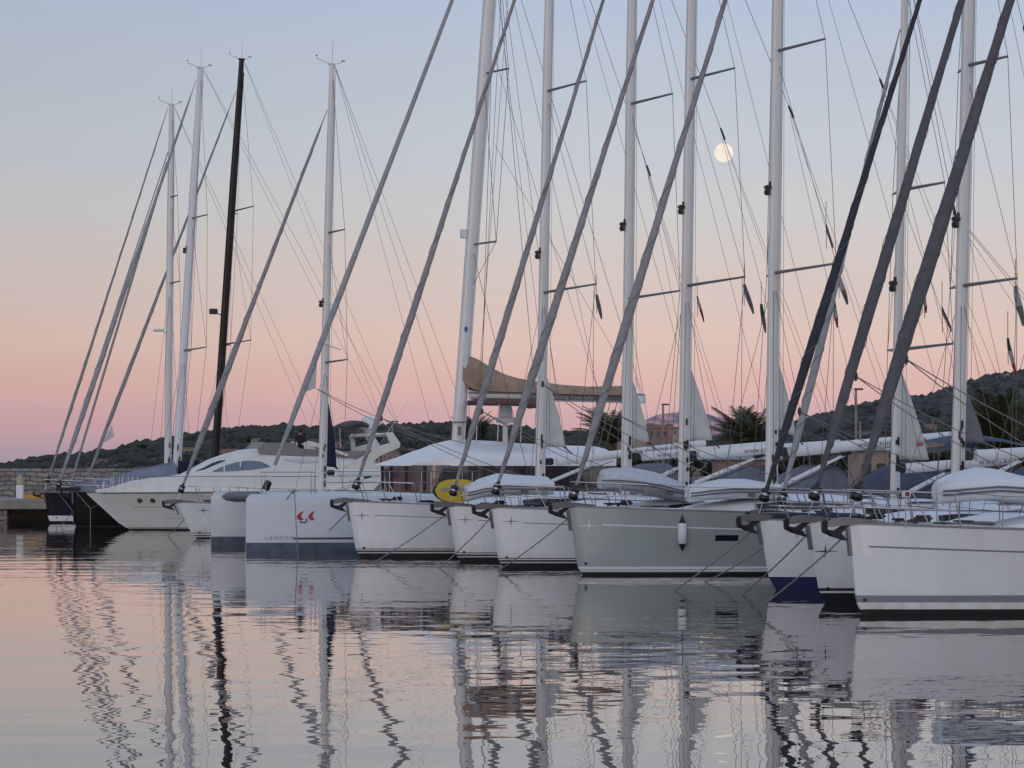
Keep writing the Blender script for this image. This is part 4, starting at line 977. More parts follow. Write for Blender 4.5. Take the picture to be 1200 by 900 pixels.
# fly bridge coaming and screen
b = MB(); q = [pl.P(*p) for p in ((294, 527), (302, 519), (335, 519), (343, 526), (395, 529), (425, 528), (425, 541), (330, 534), (296, 531))]
for y0, y1 in ((-1.35, -1.22), (1.22, 1.35)): b.prism([(v.x, v.z) for v in q], y0, y1)
b.box((q[0].x + .25, 0, (q[0].z + q[1].z) / 2), (.12, 2.5, .35), rot=Matrix.Rotation(.5, 4, 'Y')); b.build('flybridge_coaming', mat('fly_grey', (.22, .21, .20), .5), root, smooth=False)
b = MB(); q = [pl.P(*p) for p in ((343, 521), (352, 517), (372, 522), (398, 533), (396, 535), (368, 526))]; b.prism([(v.x, v.z) for v in q], -1.5, -1.38); b.prism([(v.x, v.z) for v in q], 1.38, 1.5); b.build('fly_fairing', gelw, root, smooth=False)
# radar arch
b = MB()
arch = [(395, 544), (405, 538), (430, 526), (449, 521), (444, 508), (424, 511), (423, 525), (421, 525), (421, 509), (437, 504), (448, 506), (456, 519), (454, 524), (443, 530), (430, 534), (426, 545), (440, 556), (400, 556)]
arch = [(392, 546), (424, 529), (421.5, 510), (437, 505.5), (447, 507), (456, 520), (455, 525), (431, 535), (424, 541), (436, 555), (400, 556)]
q = [pl.P(*p) for p in arch]
hole_ = [pl.P(*p) for p in ((426, 511), (439, 509), (445, 519.5), (428, 524))]
for y0, y1 in ((-1.75, -1.55), (1.55, 1.75)):
    o4 = [pl.P(*p) for p in ((421.5, 510), (447, 507), (456, 520), (424, 529))]
    for i in range(4):
        j = (i + 1) % 4; b.prism([(o4[i].x, o4[i].z), (o4[j].x, o4[j].z), (hole_[j].x, hole_[j].z), (hole_[i].x, hole_[i].z)], y0, y1)
    lw = [pl.P(*p) for p in ((424, 529), (456, 520), (455, 525), (431, 535), (424, 542), (436, 556), (400, 556), (392, 546))]
    b.prism([(v.x, v.z) for v in lw], y0 + .002, y1 - .002)
t0, t1 = pl.P(421.5, 510), pl.P(447, 507); b.box(((t0.x + t1.x) / 2, 0, (t0.z + t1.z) / 2 - .05), (abs(t1.x - t0.x), 3.1, .14), bev=.03)
b.build('radar_arch', gelw, root, smooth=False)
c = pl.P(432, 507); b = MB(); b.lathe(c, (0, 0, 1), [(.20, 0), (.22, .12), (.36, .16), (.37, .5), (.30, .66), (.14, .74), (.01, .76)], 18); b.build('radar_dome', boomw, root)
b = MB(); e = pl.P(440, 505); b.tube([e, pl.P(441, 494)], .02, 5); b.tube([e, pl.P(448, 488)], .012, 5); b.tube([pl.P(442, 525), pl.P(478, 470)], .010, 4); b.build('aerials', boomw, root)
b = MB(); rows = []
for i in range(9):
    t = i / 8; px = 397 + 27 * t; py = 502 - 8.5 * sin(pi * (.12 + t * .62)) - 1.0 + (2 if i == 8 else 0); c = pl.P(px, py); rows.append([(c.x, y, c.z - .12 * y * y / 2) for y in (-1.3, -.65, 0, .65, 1.3)])
b.grid(rows); o = b.build('fly_bimini', mat('taupe_canvas', (.10, .085, .085), .85, var=.3, vscale=4), root); md = o.modifiers.new('t', 'SOLIDIFY'); md.thickness = .16
b = MB()
for y in (-1.3, 1.3):
    for p0, p1 in (((398, 501), (399, 526)), ((402, 524), (421, 501)), ((424, 501), (402, 526))): b.tube([pl.P(*p0, y), pl.P(*p1, y)], .018, 5)
b.build('fly_bimini_frame', steel, root)
# rail
for px in (120, 131, 142, 154, 160, 185, 208, 231, 254, 278, 300):
    s, z = hy.near_px(pl, px, 575); u, y = hy.u(s, fb), -(hy.hb(s, fb) - .12); zt = fb + .72 if px > 130 else fb + .5
    for sg in (1, -1): cyl_between('rail_post', (u - .05, y * sg, hy.zs(s)), (u, y * sg, zt), .016, steel, root)
for hz in (.72,):
    for sg in (1, -1):
        b = MB(); b.tube([(hy.u(s, fb) , sg * (hy.hb(s, fb) - .12), fb + hz) for s in [.01 + i * .032 for i in range(22)]], .016, 5); b.build('guard_rail', steel, root)
# person on the flybridge
c = pl.W(pl.P(352, 530, -.6)); zfeet = CH + 46 / F * c.y - 1.76
def person(w, label, rz, dark, skin, hair):
    r = empty('person', w, rz); tag(r, label, 'person')
    J = {'pel': (0, 0, .92, .135), 'w': (0, .01, 1.08, .125), 'ch': (0, 0, 1.30, .155), 'nk': (0, 0, 1.47, .06), 'hd0': (0, -.01, 1.56, .085), 'hd': (0, -.015, 1.66, .095), 'hd1': (0, -.0, 1.74, .06),
         'ls': (.17, 0, 1.40, .065), 'le': (.24, .03, 1.13, .045), 'lh': (.20, -.10, .93, .032), 'lf': (.19, -.15, .86, .03), 'rs': (-.17, 0, 1.40, .065), 're': (-.25, .02, 1.14, .045), 'rh': (-.16, -.16, 1.02, .032), 'rf': (-.11, -.21, 1.0, .03),
         'lp': (.09, 0, .86, .11), 'lk': (.11, -.02, .48, .065), 'la': (.12, .02, .09, .045), 'lt': (.13, -.14, .04, .035), 'rp': (-.09, 0, .86, .11), 'rk': (-.10, -.05, .48, .065), 'ra': (-.10, .03, .09, .045), 'rt': (-.11, -.13, .04, .035)}
    E_ = [('pel', 'w'), ('w', 'ch'), ('ch', 'nk'), ('nk', 'hd0'), ('hd0', 'hd'), ('hd', 'hd1'), ('ch', 'ls'), ('ls', 'le'), ('le', 'lh'), ('lh', 'lf'), ('ch', 'rs'), ('rs', 're'), ('re', 'rh'), ('rh', 'rf'), ('pel', 'lp'), ('lp', 'lk'), ('lk', 'la'), ('la', 'lt'), ('pel', 'rp'), ('rp', 'rk'), ('rk', 'ra'), ('ra', 'rt')]
    ks = list(J); me = bpy.data.meshes.new('body'); me.from_pydata([J[k][:3] for k in ks], [(ks.index(p), ks.index(q_)) for p, q_ in E_], []); o = bpy.data.objects.new('body', me); COL.objects.link(o); o.parent = r
    md = o.modifiers.new('skin', 'SKIN'); sk_ = me.skin_vertices[0].data
    for i, k in enumerate(ks): sk_[i].radius = (J[k][3], J[k][3] * (.8 if k in ('ch', 'w', 'pel') else 1)); sk_[i].use_root = (k == 'pel')
    o.modifiers.new('sub', 'SUBSURF').levels = 1; o.modifiers['sub'].render_levels = 2; me.materials.append(skin)
    dg = bpy.context.evaluated_depsgraph_get(); m2 = bpy.data.meshes.new_from_object(o.evaluated_get(dg)); o.modifiers.clear(); o.data = m2
    m2.materials.clear(); m2.materials.append(skin); m2.materials.append(dark)
    for p in m2.polygons:
        cz = p.center
        if cz.z < 1.47 and not (cz.z < 1.16 and abs(cz.x) > .165 and cz.z > .8): p.material_index = 1
        p.use_smooth = True
    b = MB(); b.lathe((0, .012, 1.63), (0, .25, 1), [(.085, -.02), (.108, .04), (.105, .10), (.06, .155), (.005, .17)], 14); b.build('hair', hair, r)
    b = MB(); b.box((0, -.108, 1.62), (.022, .03, .04), bev=.008); b.build('nose', skin, r)
    b = MB()
    for sg in (-1, 1): b.lathe((sg * .034, -.096, 1.655), (0, -1, 0), [(.012, 0), (.008, .012)], 8)
    b.build('eyes', blk, r)
    b = MB()
    for sg in (-1, 1): b.lathe((sg * .094, .0, 1.63), (sg, 0, 0), [(.026, 0), (.02, .015)], 8)
    b.build('ears', skin, r)
person((c.x, c.y, zfeet), 'person in dark clothes standing on the motor yacht flybridge', radians(200), mat('dark_clothes', (.022, .014, .016), .9), mat('skin', (.28, .13, .09), .6), mat('hair_dark', (.03, .015, .012), .8))
# ---------------- catamaran
a = radians(18); d0 = 68.2; Xn = (288 - CXP) / F * d0; hw = 3.2
pl = Plane(288, 647, a); plc = Plane(288, 647, a); plc.X0 = pl.X0 - hw * sin(a); plc.Y0 = pl.Y0 + hw * cos(a)
root = empty('catamaran', (plc.X0, plc.Y0, 0), a); tag(root, 'big white sailing catamaran with red crescent logo on its slab-sided near hull', 'catamaran')
u0c, fbc = pl.at(288, 579)
def cat_hb(s): return .045 + .83 * (1 - (1 - min(1, s / .32)) ** 1.35)
def cat_hull(yc, m):
    h = Hull(13.2, 1.75, fbc, 0.0, -.02, ed=3.2, ew=3.0, bw=.92, fore=.08); N = 40; b = MB(); rows = []
    zz = [-.45, -.15, .30] + [.30 + (fbc - .30) * t for t in (.25, .5, .75, .86)] + [fbc - .16, fbc - .05, fbc]
    for i in range(N + 1):
        s = (i / N) ** 1.5; hb = cat_hb(s); r = []
        for sg in (-1, 1):
            col = []
            for z in zz:
                k = 1.0
                if z < 0: k = 1 - .25 * (-z / .45)
                if z > fbc - .2: k = (1 - .10 * (z - fbc + .2) / .2 - (.12 if z > fbc - .01 else 0)) * (1 if s > .02 else 1)
                st = .16 * max(0, (z - fbc + .22) / .22) ** 2
                col.append(Vector((st * (1 - s) ** 6 + s * 13.2, yc + sg * hb * k * (1 - .10 * max(0, .30 - z) if z < .3 else 1), z)))
            r.append(col)
        rows.append(list(reversed(r[0])) + r[1])
    n0 = len(zz)
    def mf(i, j):
        jj = n0 - 2 - j if j < n0 - 1 else (0 if j == n0 - 1 else j - n0)
        return 1 if jj < 2 else 0
    b.grid(rows, mats=mf, capA=True, capB=True); o = b.build('hull', m, root, mats=[m, afgrey], angle=40)
    b = MB(); b.grid([[(r[0].x, r[0].y + .002, fbc - .003), (r[-1].x, r[-1].y - .002, fbc - .003)] for r in rows]); b.build('deck', deckm, root)
    return o
cat_hull(-hw, gelblue); cat_hull(hw, gelblue)
yn = -hw - .875
ynp = lambda u: -hw - cat_hb(max(0, u / 13.2)) - .006
def cpx(px, py):
    y = yn
    for _ in range(8): u, z = plc.at(px, py, y); y = ynp(u)
    return Vector((u, y, z))
# crescents and the little hook between them
def crescent(dx):
    ou = [(356.2, 599.0), (354.4, 599.3), (351.5, 600.6), (348.9, 603.0), (347.8, 605.6), (348.6, 608.0), (350.8, 609.7), (353.4, 609.9), (356.3, 608.4)]
    inn = [(356.25, 599.1), (355.2, 600.2), (354.2, 601.6), (353.3, 603.2), (353.1, 604.8), (353.4, 606.3), (354.1, 607.4), (355.1, 608.1), (356.35, 608.35)]
    b = MB(); rows = []
    for o_, i_ in zip(ou, inn): rows.append([cpx(o_[0] + dx, o_[1]) + Vector((0, -.004, 0)), cpx(i_[0] + dx, i_[1]) + Vector((0, -.004, 0))])
    b.grid(rows); return b.build('crescent_emblem', red, root, smooth=False)
crescent(0); crescent(13.2)
b = MB(); hk = [cpx(*p) + Vector((0, -.004, 0)) for p in ((351, 611.2), (354, 612.3), (357.5, 612.2), (359.7, 610.6), (359.3, 607.5))]; b.tube(hk, .022, 5); b.build('hook_emblem', stripeD, root)
def M_(o_):
    e_ = cpx(339, 631.8) - o_; e_.z = 0; e_.normalize(); n_ = e_.cross(Vector((0, 0, 1)))
    return Matrix(((e_.x, 0, n_.x, o_.x + n_.x * .035), (e_.y, 0, n_.y, o_.y + n_.y * .035), (0, 1, 0, o_.z), (0, 0, 0, 1)))
text_mesh('lettering', 'LAGOON', .145, mat('lettering_silver', (.24, .25, .28), .4), root, M_(cpx(311, 631.8)), .003, space=1.75)
b = MB(); p0, p1 = cpx(344, 631), cpx(440, 631); b.grid([[Vector((p0.x + (p1.x - p0.x) * i / 8, ynp(p0.x + (p1.x - p0.x) * i / 8) - .002, z)) for z in (p0.z - .035, p0.z + .03)] for i in range(9)]); b.build('waterline_stripe', stripeD, root)
# bridge deck, beam, net
b = MB(); b.box((8.6, 0, 1.30), (8.2, 4.7, 1.15), bev=.15); b.build('bridge_deck', gelblue, root)
b = MB(); b.tube([(.75, -hw, fbc - .12), (.75, hw, fbc - .12)], .11, 12); b.tube([(.75, 0, fbc - .1), (4.6, 0, fbc - .1)], .08, 8); b.build('crossbeam', alu, root)
b = MB(); e = plc.P(283, 577.5, -1.5); b.lathe((-.35, -1.7, fbc - .1), (1, 0, 0), [(.03, -.15), (.13, 0), (.17, .3), (.17, 1.0), (.1, 1.2)], 12); b.build('rolled_net', greycloth, root)
b = MB(); b.box((2.7, 0, fbc - .16), (3.7, 4.6, .02)); b.build('trampoline_net', mat('net', (.06, .06, .065), .9), root)
# cabin: dark windows under a big white roof
def cl(pts): return [plc.P(*p) for p in pts]
w0, w1 = plc.P(452, 546), plc.P(452, 574); ub, zb, zt_ = w0.x, w1.z, w0.z
b = MB(); rows = []
for k in range(15):
    t = -pi / 2 + pi * k / 14; rows.append([(ub + 1.3 * (1 - cos(t)), 2.55 * sin(t) if abs(sin(t)) < .9 else 2.55 * sin(t), z) for z in (zb - .1, zt_ + .02)])
rows = [[(12.4, -2.55, z) for z in (zb - .1, zt_ + .02)]] + rows + [[(12.4, 2.55, z) for z in (zb - .1, zt_ + .02)]]
b.grid(rows); b.build('saloon_window', glasspink, root)
for k in (2, 4, 6, 8, 10, 12):
    t = -pi / 2 + pi * k / 14; b = MB(); b.box((ub + 1.3 * (1 - cos(t)) - .01, 2.57 * sin(t), (zb + zt_) / 2), (.07, .07, zt_ - zb)); b.build('window_post', blk, root, smooth=False)
for u in (8.2, 9.6, 11): b = MB(); b.box((u, -2.56, (zb + zt_) / 2), (.10, .03, zt_ - zb)); b.build('window_post', blk, root, smooth=False)
prof_r = [(448, 545), (458, 540.5), (475, 535), (495, 527), (512, 520), (528, 516), (545, 515), (570, 516.5), (600, 519), (640, 521), (690, 523)]
b = MB(); rows = []; zl = plc.P(448, 546).z
for i, (px, py) in enumerate(prof_r):
    c = plc.P(px, py); hh = c.z; wv = 2.75 * min(1, .30 + .75 * sqrt(max(0, (c.x - ub + .25) / 2.6))); r = []
    for y, q in ((-1, 0), (-1.0, .28), (-.97, .42), (-.85, .62), (-.6, .84), (-.25, .98), (0, 1), (.25, .98), (.6, .84), (.85, .62), (.97, .42), (1.0, .28), (1, 0)):
        H_ = max(.02, hh - zl) if i else .02; bd_ = min(.32, H_ * .6); r.append((c.x, y * wv, zl + bd_ * min(1, q / .42) + (H_ - bd_) * max(0, (q - .42) / .58)))
    rows.append(r)
b.grid(rows, close=True, capA=True, capB=True); b.build('coachroof', mat('roof_white', (.73, .73, .74), .3, var=.05, vscale=.8), root, angle=50)
# foredeck rails
for y in (-hw - .55, -hw + .6):
    for u in (3.3, 4.6, 6.0, 7.4): cyl_between('stanchion', (u, y, fbc), (u, y, fbc + .72), .014, steel, root)
    for hz in (.72, .36): cyl_between('lifeline', (2.6, y, fbc + hz), (7.6, y, fbc + hz), .010, steel, root)
b = MB()
for y in (-hw - .3, -hw + .3): b.tube([(.6, y, fbc), (.55, y, fbc + .7), (2.2, y, fbc + .7), (2.2, y, fbc)], .016, 6)
b.build('pulpit_rail', steel, root)
c = cpx(346, 575); b = MB(); b.lathe((c.x, c.y + .25, fbc), (0, 0, 1), [(.05, 0), (.04, .06), (.16, .08), (.16, .11), (.03, .12)], 12); b.build('bow_cleat', steeld, root)
# mast, boom, sail cover, rigging
mA, mB_ = plc.P(536, 517), plc.P(573, 0); dm = (mB_ - mA) / (mB_.z - mA.z)
mzc = lambda z: mA + dm * (z - mA.z); hdc = mzc(plc.P(580, -100).z); b = MB(); rows = []
for i in range(15):
    t = i / 14; c = mzc(mA.z - .3).lerp(hdc, t); rows.append([c + Vector((cos(2 * pi * k / 14) * .215, sin(2 * pi * k / 14) * .14, 0)) for k in range(14)])
b.grid(rows, close=True, capA=True, capB=True); mo = b.build('mast', alu, root)
b = MB(); b.tube([mzc(mA.z) + Vector((.225, 0, 0)), mzc(hdc.z - .3) + Vector((.225, 0, 0))], .045, 6); b.build('sail_track', aluw, mo)
b = MB(); q = mzc(plc.P(542, 495).z); b.tube([q + Vector((-.28, -.1, 0)), q + Vector((-.05, -.45, 0)), q + Vector((.28, -.1, 0))], .025, 6); b.build('mast_bracket', steeld, mo)
b = MB(); b.box(mzc(plc.P(537, 505).z) + Vector((0, -.16, 0)), (.12, .06, .3)); b.build('mast_winch', steeld, mo)
b = MB(); b.box(mzc(plc.P(543, 386).z) + Vector((-.02, -.155, 0)), (.10, .03, .16)); b.build('maker_plate', mat('blue_plate', (.05, .08, .25), .4), mo)
b = MB(); b.box(mzc(plc.P(543, 274).z) + Vector((-.32, 0, 0)), (.2, .2, .3), bev=.02); b.build('deck_light', boomw, mo)
for (yr, tx) in ((86, 593), (287, 577)):
    R_ = mzc(plc.P(560, yr).z)
    for sg in (-1, 1): cyl_between('spreader', R_, R_ + Vector((.55, sg * 1.1, .02)), .035, rail_al, root, 6)
for sg in (-1, 1):
    R1, R2 = mzc(plc.P(560, 86).z), mzc(plc.P(555, 287).z); T1, T2 = R1 + Vector((.55, sg * 1.1, .02)), R2 + Vector((.55, sg * 1.1, .02)); chp = Vector((mA.x + 1.9, sg * (hw + .5), fbc))
    for pts in ([hdc, T1, T2, R2 - Vector((0, 0, 1.5))], [R1, T2], [hdc - Vector((0, 0, 1)), chp], [R2, chp + Vector((-.4, 0, 0))]):
        b = MB(); b.tube(pts, .010, 4); b.build('shroud', wire, root)
P0, P1 = plc.P(322, 545), plc.P(530, 0); dv = (P1 - P0).normalized(); P2 = P0 + dv * 21.0; n = 60; pts = [P0.lerp(P2, i / n) for i in range(n + 1)]
b = MB(); sail_tube(b, pts, [lerp_r([(0, .06), (.1, .10), (.3, .105), (.7, .075), (1, .05)], i / n) for i in range(n + 1)], 3); b.build('furled_headsail', furlL, root)
dk_ = P0 - dv * ((P0.z - fbc) / dv.z); cyl_between('forestay', dk_, P0, .02, steel, root); b = MB(); b.lathe(P0 - dv * .9, dv, [(.05, 0), (.13, .02), (.13, .3), (.05, .34)], 12); b.build('furler_drum', blk, root)
# clew of the headsail standing out
b = MB(); q = cl(((372, 412), (370, 455), (350, 462))); 
b.grid([[q[0].lerp(q[2], t) + Vector((0, -.05, 0)), (q[0].lerp(q[2], t)).lerp(q[0].lerp(q[1], t), .5) + Vector((0, .04 * sin(t * 7), 0)), q[0].lerp(q[1], t)] for t in [i / 8 for i in range(9)]]); b.build('headsail_clew', sailw, root)
for yy in (-2.4, 2.4):
    e_end = Vector((10.5, yy, 3.2)); pts = [q[1].lerp(e_end, i / 8) - Vector((0, 0, .5 * (i / 8) * (1 - i / 8) * 4)) for i in range(9)]; b = MB(); b.tube(pts, .011, 4); b.build('sheet', rope, root)
b = MB(); up = [(541, 414), (548, 416), (560, 421), (575, 430), (590, 438), (606, 443), (630, 447), (660, 451), (690, 453), (710, 452.5), (729, 452)]; lo = [(541, 445), (548, 455), (560, 458.5), (575, 459), (590, 459.5), (606, 460), (630, 461), (660, 462), (690, 463), (710, 463.3), (729, 463.5)]
rows = []
NS = 40
for i in range(NS + 1):
    px = 541 + 188 * i / NS; cU, cL = plc.P(px, lerp_r(up, px)), plc.P(px, lerp_r(lo, px)); r = []; wv = .30 * (1 if i > 1 else .6); fold = .03 * sin(i * 1.9) + .02 * sin(i * 3.7 + 1)
    for k in range(13):
        t = k / 12; ang_ = pi * t; y = -cos(ang_) * (wv + fold * sin(ang_ * 3)) * (1 - .5 * sin(ang_)); r.append((cU.x, y, cL.z + (cU.z - cL.z) * sin(ang_) ** .8))
    rows.append(r)
b.grid(rows, capA=True, capB=True); b.build('sail_cover', tan, root, angle=180)
bA, bC = plc.P(551, 462.5), plc.P(752, 467); b = MB(); b.tube([bA, bC], .17, 12); bo = b.build('boom', boomw, root)
b = MB(); b.box(bA.lerp(bC, .5) + Vector((0, 0, .10)), ((bC - bA).length, .42, .05)); b.build('boom_rail', rail_al, bo)
b = MB(); s0_, s1_ = bA.lerp(bC, .30), bA.lerp(bC, .93); b.box((s0_ + s1_) / 2 + Vector((0, -.175, -.015)), ((s1_ - s0_).length, .012, .21)); b.build('name_band', mat('band_taupe', (.13, .11, .11), .7), bo)
ax = (bC - bA).normalized(); o_ = bA.lerp(bC, .315) + Vector((0, -.187, -.075)); text_mesh('lettering', 'We are Yachting Your Life', .20, flagw, bo, Matrix(((ax.x, -ax.z, 0, o_.x), (0, 0, -1, o_.y), (ax.z, ax.x, 0, o_.z), (0, 0, 0, 1))), .002, space=1.12)
b = MB(); b.box(bC + Vector((-.12, 0, 0)), (.42, .4, .34), bev=.03); b.tube([bC, bC + Vector((-.25, 0, .75))], .02, 5); b.build('boom_end', boomw, bo)
b = MB(); q = cl(((545, 471), (560, 468), (600, 469), (625, 472), (632, 478), (625, 475), (560, 474))); b.prism([(v.x, v.z) for v in q], -1.5, 1.2); b.build('helm_awning', mat('brown_canvas', (.12, .07, .06), .85), root)
b = MB()
for px in (560, 585, 612, 630):
    for y in (-1.3, 1.0): b.tube([plc.P(px, 473, y), plc.P(px - 2, 519, y)], .02, 5)
b.build('awning_frame', steel, root)
for k, px in enumerate((640, 700, 745)): b = MB(); b.tube([plc.P(px, 455), hdc - Vector((0, 0, 2 + k * 3.0))], .0075, 4); b.build('lazy_jack', wire, root)
b = MB(); b.tube([bC + Vector((0, 0, .2)), hdc], .009, 4); b.build('topping_lift', wire, root)
for px in (700, 716, 724): cyl_between('mainsheet', plc.P(px, 468), plc.P(px - 14, 522), .014, rope, root)
for y in (-2.6, 2.6): cyl_between('backstay', hdc, (13, y, 1.9), .008, wire, root, 4)
for (x1, x2) in ((560, 560), (568, 556)): cyl_between('halyard', plc.P(x1 + 27, 0, -.4), plc.P(x2, 515, -.4), .008, wire, root, 4)
c = plc.P(592, 518, .8); b = MB(); b.lathe(c - Vector((0, 0, .1)), (0, 0, 1), [(.10, 0), (.08, .75), (.32, .78), (.34, .95), (.26, .98), (.25, 1.2), (.2, 1.55), (.06, 1.62), (.01, 1.63)], 16); b.build('radar_dome', boomw, root)
# ---------------- tenders, board, fender, mooring lines
def dinghy(pl_, x0, x1, ybot, yc, yoff, label, prof, m=rubberw, W_=1.5, stripe=True, bow_left=True, zlow=None):
    """inflatable lying keel-up: prof = [(t, height in px above ybot line)]"""
    A_, C_ = pl_.P(x0, ybot[0], yoff), pl_.P(x1, ybot[1], yoff); Ln = (C_ - A_).length; ax = (C_ - A_).normalized()
    w = pl_.W(A_); r = empty('inflatable_dinghy', w, pl_.a); tag(r, label, 'dinghy')
    pit = -math.asin(ax.z); r.rotation_euler = (0, pit, pl_.a)
    sc = (pl_.W(A_).y) / F; N = 26
    def wv(t):
        k = t if bow_left else 1 - t
        return W_ / 2 * (sqrt(max(0.0004, 1 - (1 - min(1, (k + .004) / .30)) ** 2.0))) * (1 - .06 * max(0, k - .7))
    b = MB(); rows = []; tr = .21
    for i in range(N + 1):
        t = i / N; t = t * t * (3 - 2 * t) if False else (1 - cos(pi * t)) / 2; hh = lerp_r(prof, t) * sc; w_ = wv(t); q = min(tr, w_ * .9 + .03); pts = []
        zc = hh * .40
        for a_ in (-90, -130, -170, -210, -250): pts.append((Ln * t, -(w_ - q) + q * cos(radians(a_)), zc + q * sin(radians(a_))))
        up_ = [(-.55, .80), (-.3, .93), (0, 1.0), (.3, .93), (.55, .80)]
        for y, f in up_: pts.append((Ln * t, y * w_, max(zc + q * .9, hh * f)))
        for a_ in (70, 30, -10, -50, -90): pts.append((Ln * t, (w_ - q) + q * cos(radians(a_)), zc + q * sin(radians(a_))))
        rows.append(pts)
    b.grid(rows, close=True, capA=True, capB=True); b.build('hull_tubes', m, r, angle=60)
    for off, th in ((.03, .022), (-.045, .022)):
        b = MB(); pp = []
        for i in range(1, N):
            t = (1 - cos(pi * i / N)) / 2; hh = lerp_r(prof, t) * sc; q = min(tr, wv(t) * .9 + .03); pp.append((Ln * t, -wv(t) - .004 - .012, hh * .40 + off))
        b.tube(pp, th, 5); b.build('rubbing_strake', rubberdk, r)
    b = MB(); b.box((Ln * .62, -wv(.62) - .01, lerp_r(prof, .62) * sc * .40 - .12), (.22, .02, .09), bev=.01); b.build('grab_handle', rubberdk, r)
    return r
dinghy(E[0], 701, 812, (573, 590), 0, -.9, 'grey inflatable dinghy lying keel-up and nose-high on the foredeck left of the fifth mast', [(0, 22), (.1, 27), (.32, 31), (.56, 30), (.8, 24), (1, 16)], rubber, 1.5)
dinghy(D[0], 806, 902, (583, 583), 0, -.5, 'white inflatable dinghy keel-up on the green-grey boat just before its mast', [(0, 9), (.15, 17), (.4, 22), (.7, 22), (1, 17)], rubberw, 1.5)
dinghy(A[0], 1098, 1262, (588, 590), 0, .3, 'large white inflatable dinghy with twin grey strakes keel-up on the nearest foredeck', [(0, 26), (.1, 34), (.27, 42), (.4, 40), (.6, 32), (1, 24)], rubberw, 1.6)
dinghy(Ff[0], 545, 640, (582, 580), 0, -.3, 'white covered inflatable on the foredeck behind the yellow board', [(0, 8), (.15, 20), (.4, 27), (.7, 24), (1, 22)], rubberw, 1.5)
b = MB(); pp = []; plg = G[0]; c = plg.P(535, 575, -1.35)
rows = []
for i in range(17):
    t = -1 + 2 * i / 16; wz = sqrt(max(0, 1 - abs(t) ** 2.6)); rows.append([Vector((t * .70, y, z * wz * .36)) for (y, z) in ((-.06, -.95), (-.075, 0), (-.06, .95), (.06, .95), (.075, 0), (.06, -.95))])
r = empty('paddle_board', plg.W(c), plg.a); tag(r, 'yellow paddle board with dark rim standing on edge against the bow rails', 'paddle board')
b.grid(rows, close=True, capA=True, capB=True); b.build('board', yellow, r)
b = MB(); b.tube([(cos(k * pi / 16) * .71, 0, sin(k * pi / 16) * .355) for k in range(9, 24)], .035, 6); b.build('rim', blk, r)
b = MB(); b.box((-.15, -.08, .04), (.7, .01, .09)); b.build('deck_pad', mat('pad_grey', (.30, .30, .28), .8), r)
# covered crates / lockers on the decks
plh, hh_ = D[0], D[1]; s, z = hh_.near_px(plh, 797, 625); P_ = hh_.pt(s, z, -1, .13); fender(plh.W(P_), 'white cylindrical fender with black ends hanging on the green-grey hull', L=.52, r=.115, top=.70)
mooring(A[0], (990, 628), (884, 716), 'mooring line from the nearest boat running down left in front of two bows')
mooring(Bb[0], (947, 625), (869, 697), 'mooring line from the second nearest bow, in front of the blue antifouling')
mooring(Cc[0], (882, 622), (789, 692), 'mooring line from under the dark-sailed bow down across the green-grey hull')
mooring(C2[0], (897, 640), (825, 682), 'shorter lower mooring line crossing the stern end of the green-grey hull')
mooring(D[0], (668, 606), (583, 669), 'mooring line from the green-grey bow across the white hull beside it')
mooring(E[0], (577, 605), (514, 666), 'mooring line from the bow left of the green-grey boat')
mooring(Ff[0], (524, 602), (436, 660), 'mooring line from the bow with the yellow board, across the white hull left of it')
mooring(G[0], (408, 600), (363, 640), 'mooring line crossing the catamaran stripe from the bow in front of it')
mooring(pl, (345, 574), (283, 642), 'mooring line slanting across the catamaran side from its cleat', yoff=-1.0)
mooring(pl, (345, 574), (349, 652), 'mooring line hanging straight down the catamaran side beside the red crescents', yoff=-1.0)
mooring(X2[0], (100, 582), (70, 617), 'mooring line from the black hull at the far left')
mooring(H[0], (217, 607), (196, 628), 'mooring line from the small sailboat by the motor yacht')
# light box on the nearest pulpit
pa = A[0]; c = pa.W(pa.P(1062, 579, -1.1)); r = empty('deck_light_box', c, pa.a); tag(r, 'small white box with a red face clipped to the nearest bow rail', 'light box')
b = MB(); b.box((0, 0, 0), (.14, .07, .12), bev=.01); b.build('case', boomw, r, smooth=False); b = MB(); b.box((0, -.04, 0), (.08, .012, .08)); b.build('face', mat('dark_red', (.12, .01, .012), .3), r, smooth=False)
b = MB(); b.tube([(0, .02, -.06), (0, .02, -.62)], .012, 5); b.build('stem', steel, r)
# ---------------- flags hanging limp on thin halyards
def flag(bt, x0, y0, x1, y1, wd, cols, label, yoff=-1.1):
    pl_, h_, _r = bt; A_ = pl_.W(pl_.P(x0, y0, yoff)); C_ = pl_.W(pl_.P(x1, y1, yoff)); r = empty('flag', A_); tag(r, label, 'flag', 'limp flags on the rigging')
    e = C_ - A_; n = 12; sd = Vector((e.z, 0, -e.x)).normalized() * (wd * .8 / F * A_.y); K = len(cols); rows = []
    b = MB()
    for i in range(n + 1):
        t = i / n; wv = (.25 + .75 * sin(pi * min(1, .15 + t * .8)) ) ; rows.append([e * t + sd * (j / 6 - .5) * wv + Vector((0, .05 * sin(j * 2.1 + t * 6), 0)) for j in range(7)])
    b.grid(rows, mats=lambda i, j: min(K - 1, int(i / n * K))); b.build('cloth', cols[0], r, mats=list(cols), angle=180)
    b = MB(); b.tube([Vector((0, 0, .6)), Vector((0, 0, 0)), Vector((.01, 0, -.6))], .008, 4); b.build('halyard', wire, r)
I3 = (green, flagw, flagred)
flag(G, 699, 345, 705, 374, 6, (flaggrey,), 'small grey flag under the spreader of the second near mast')
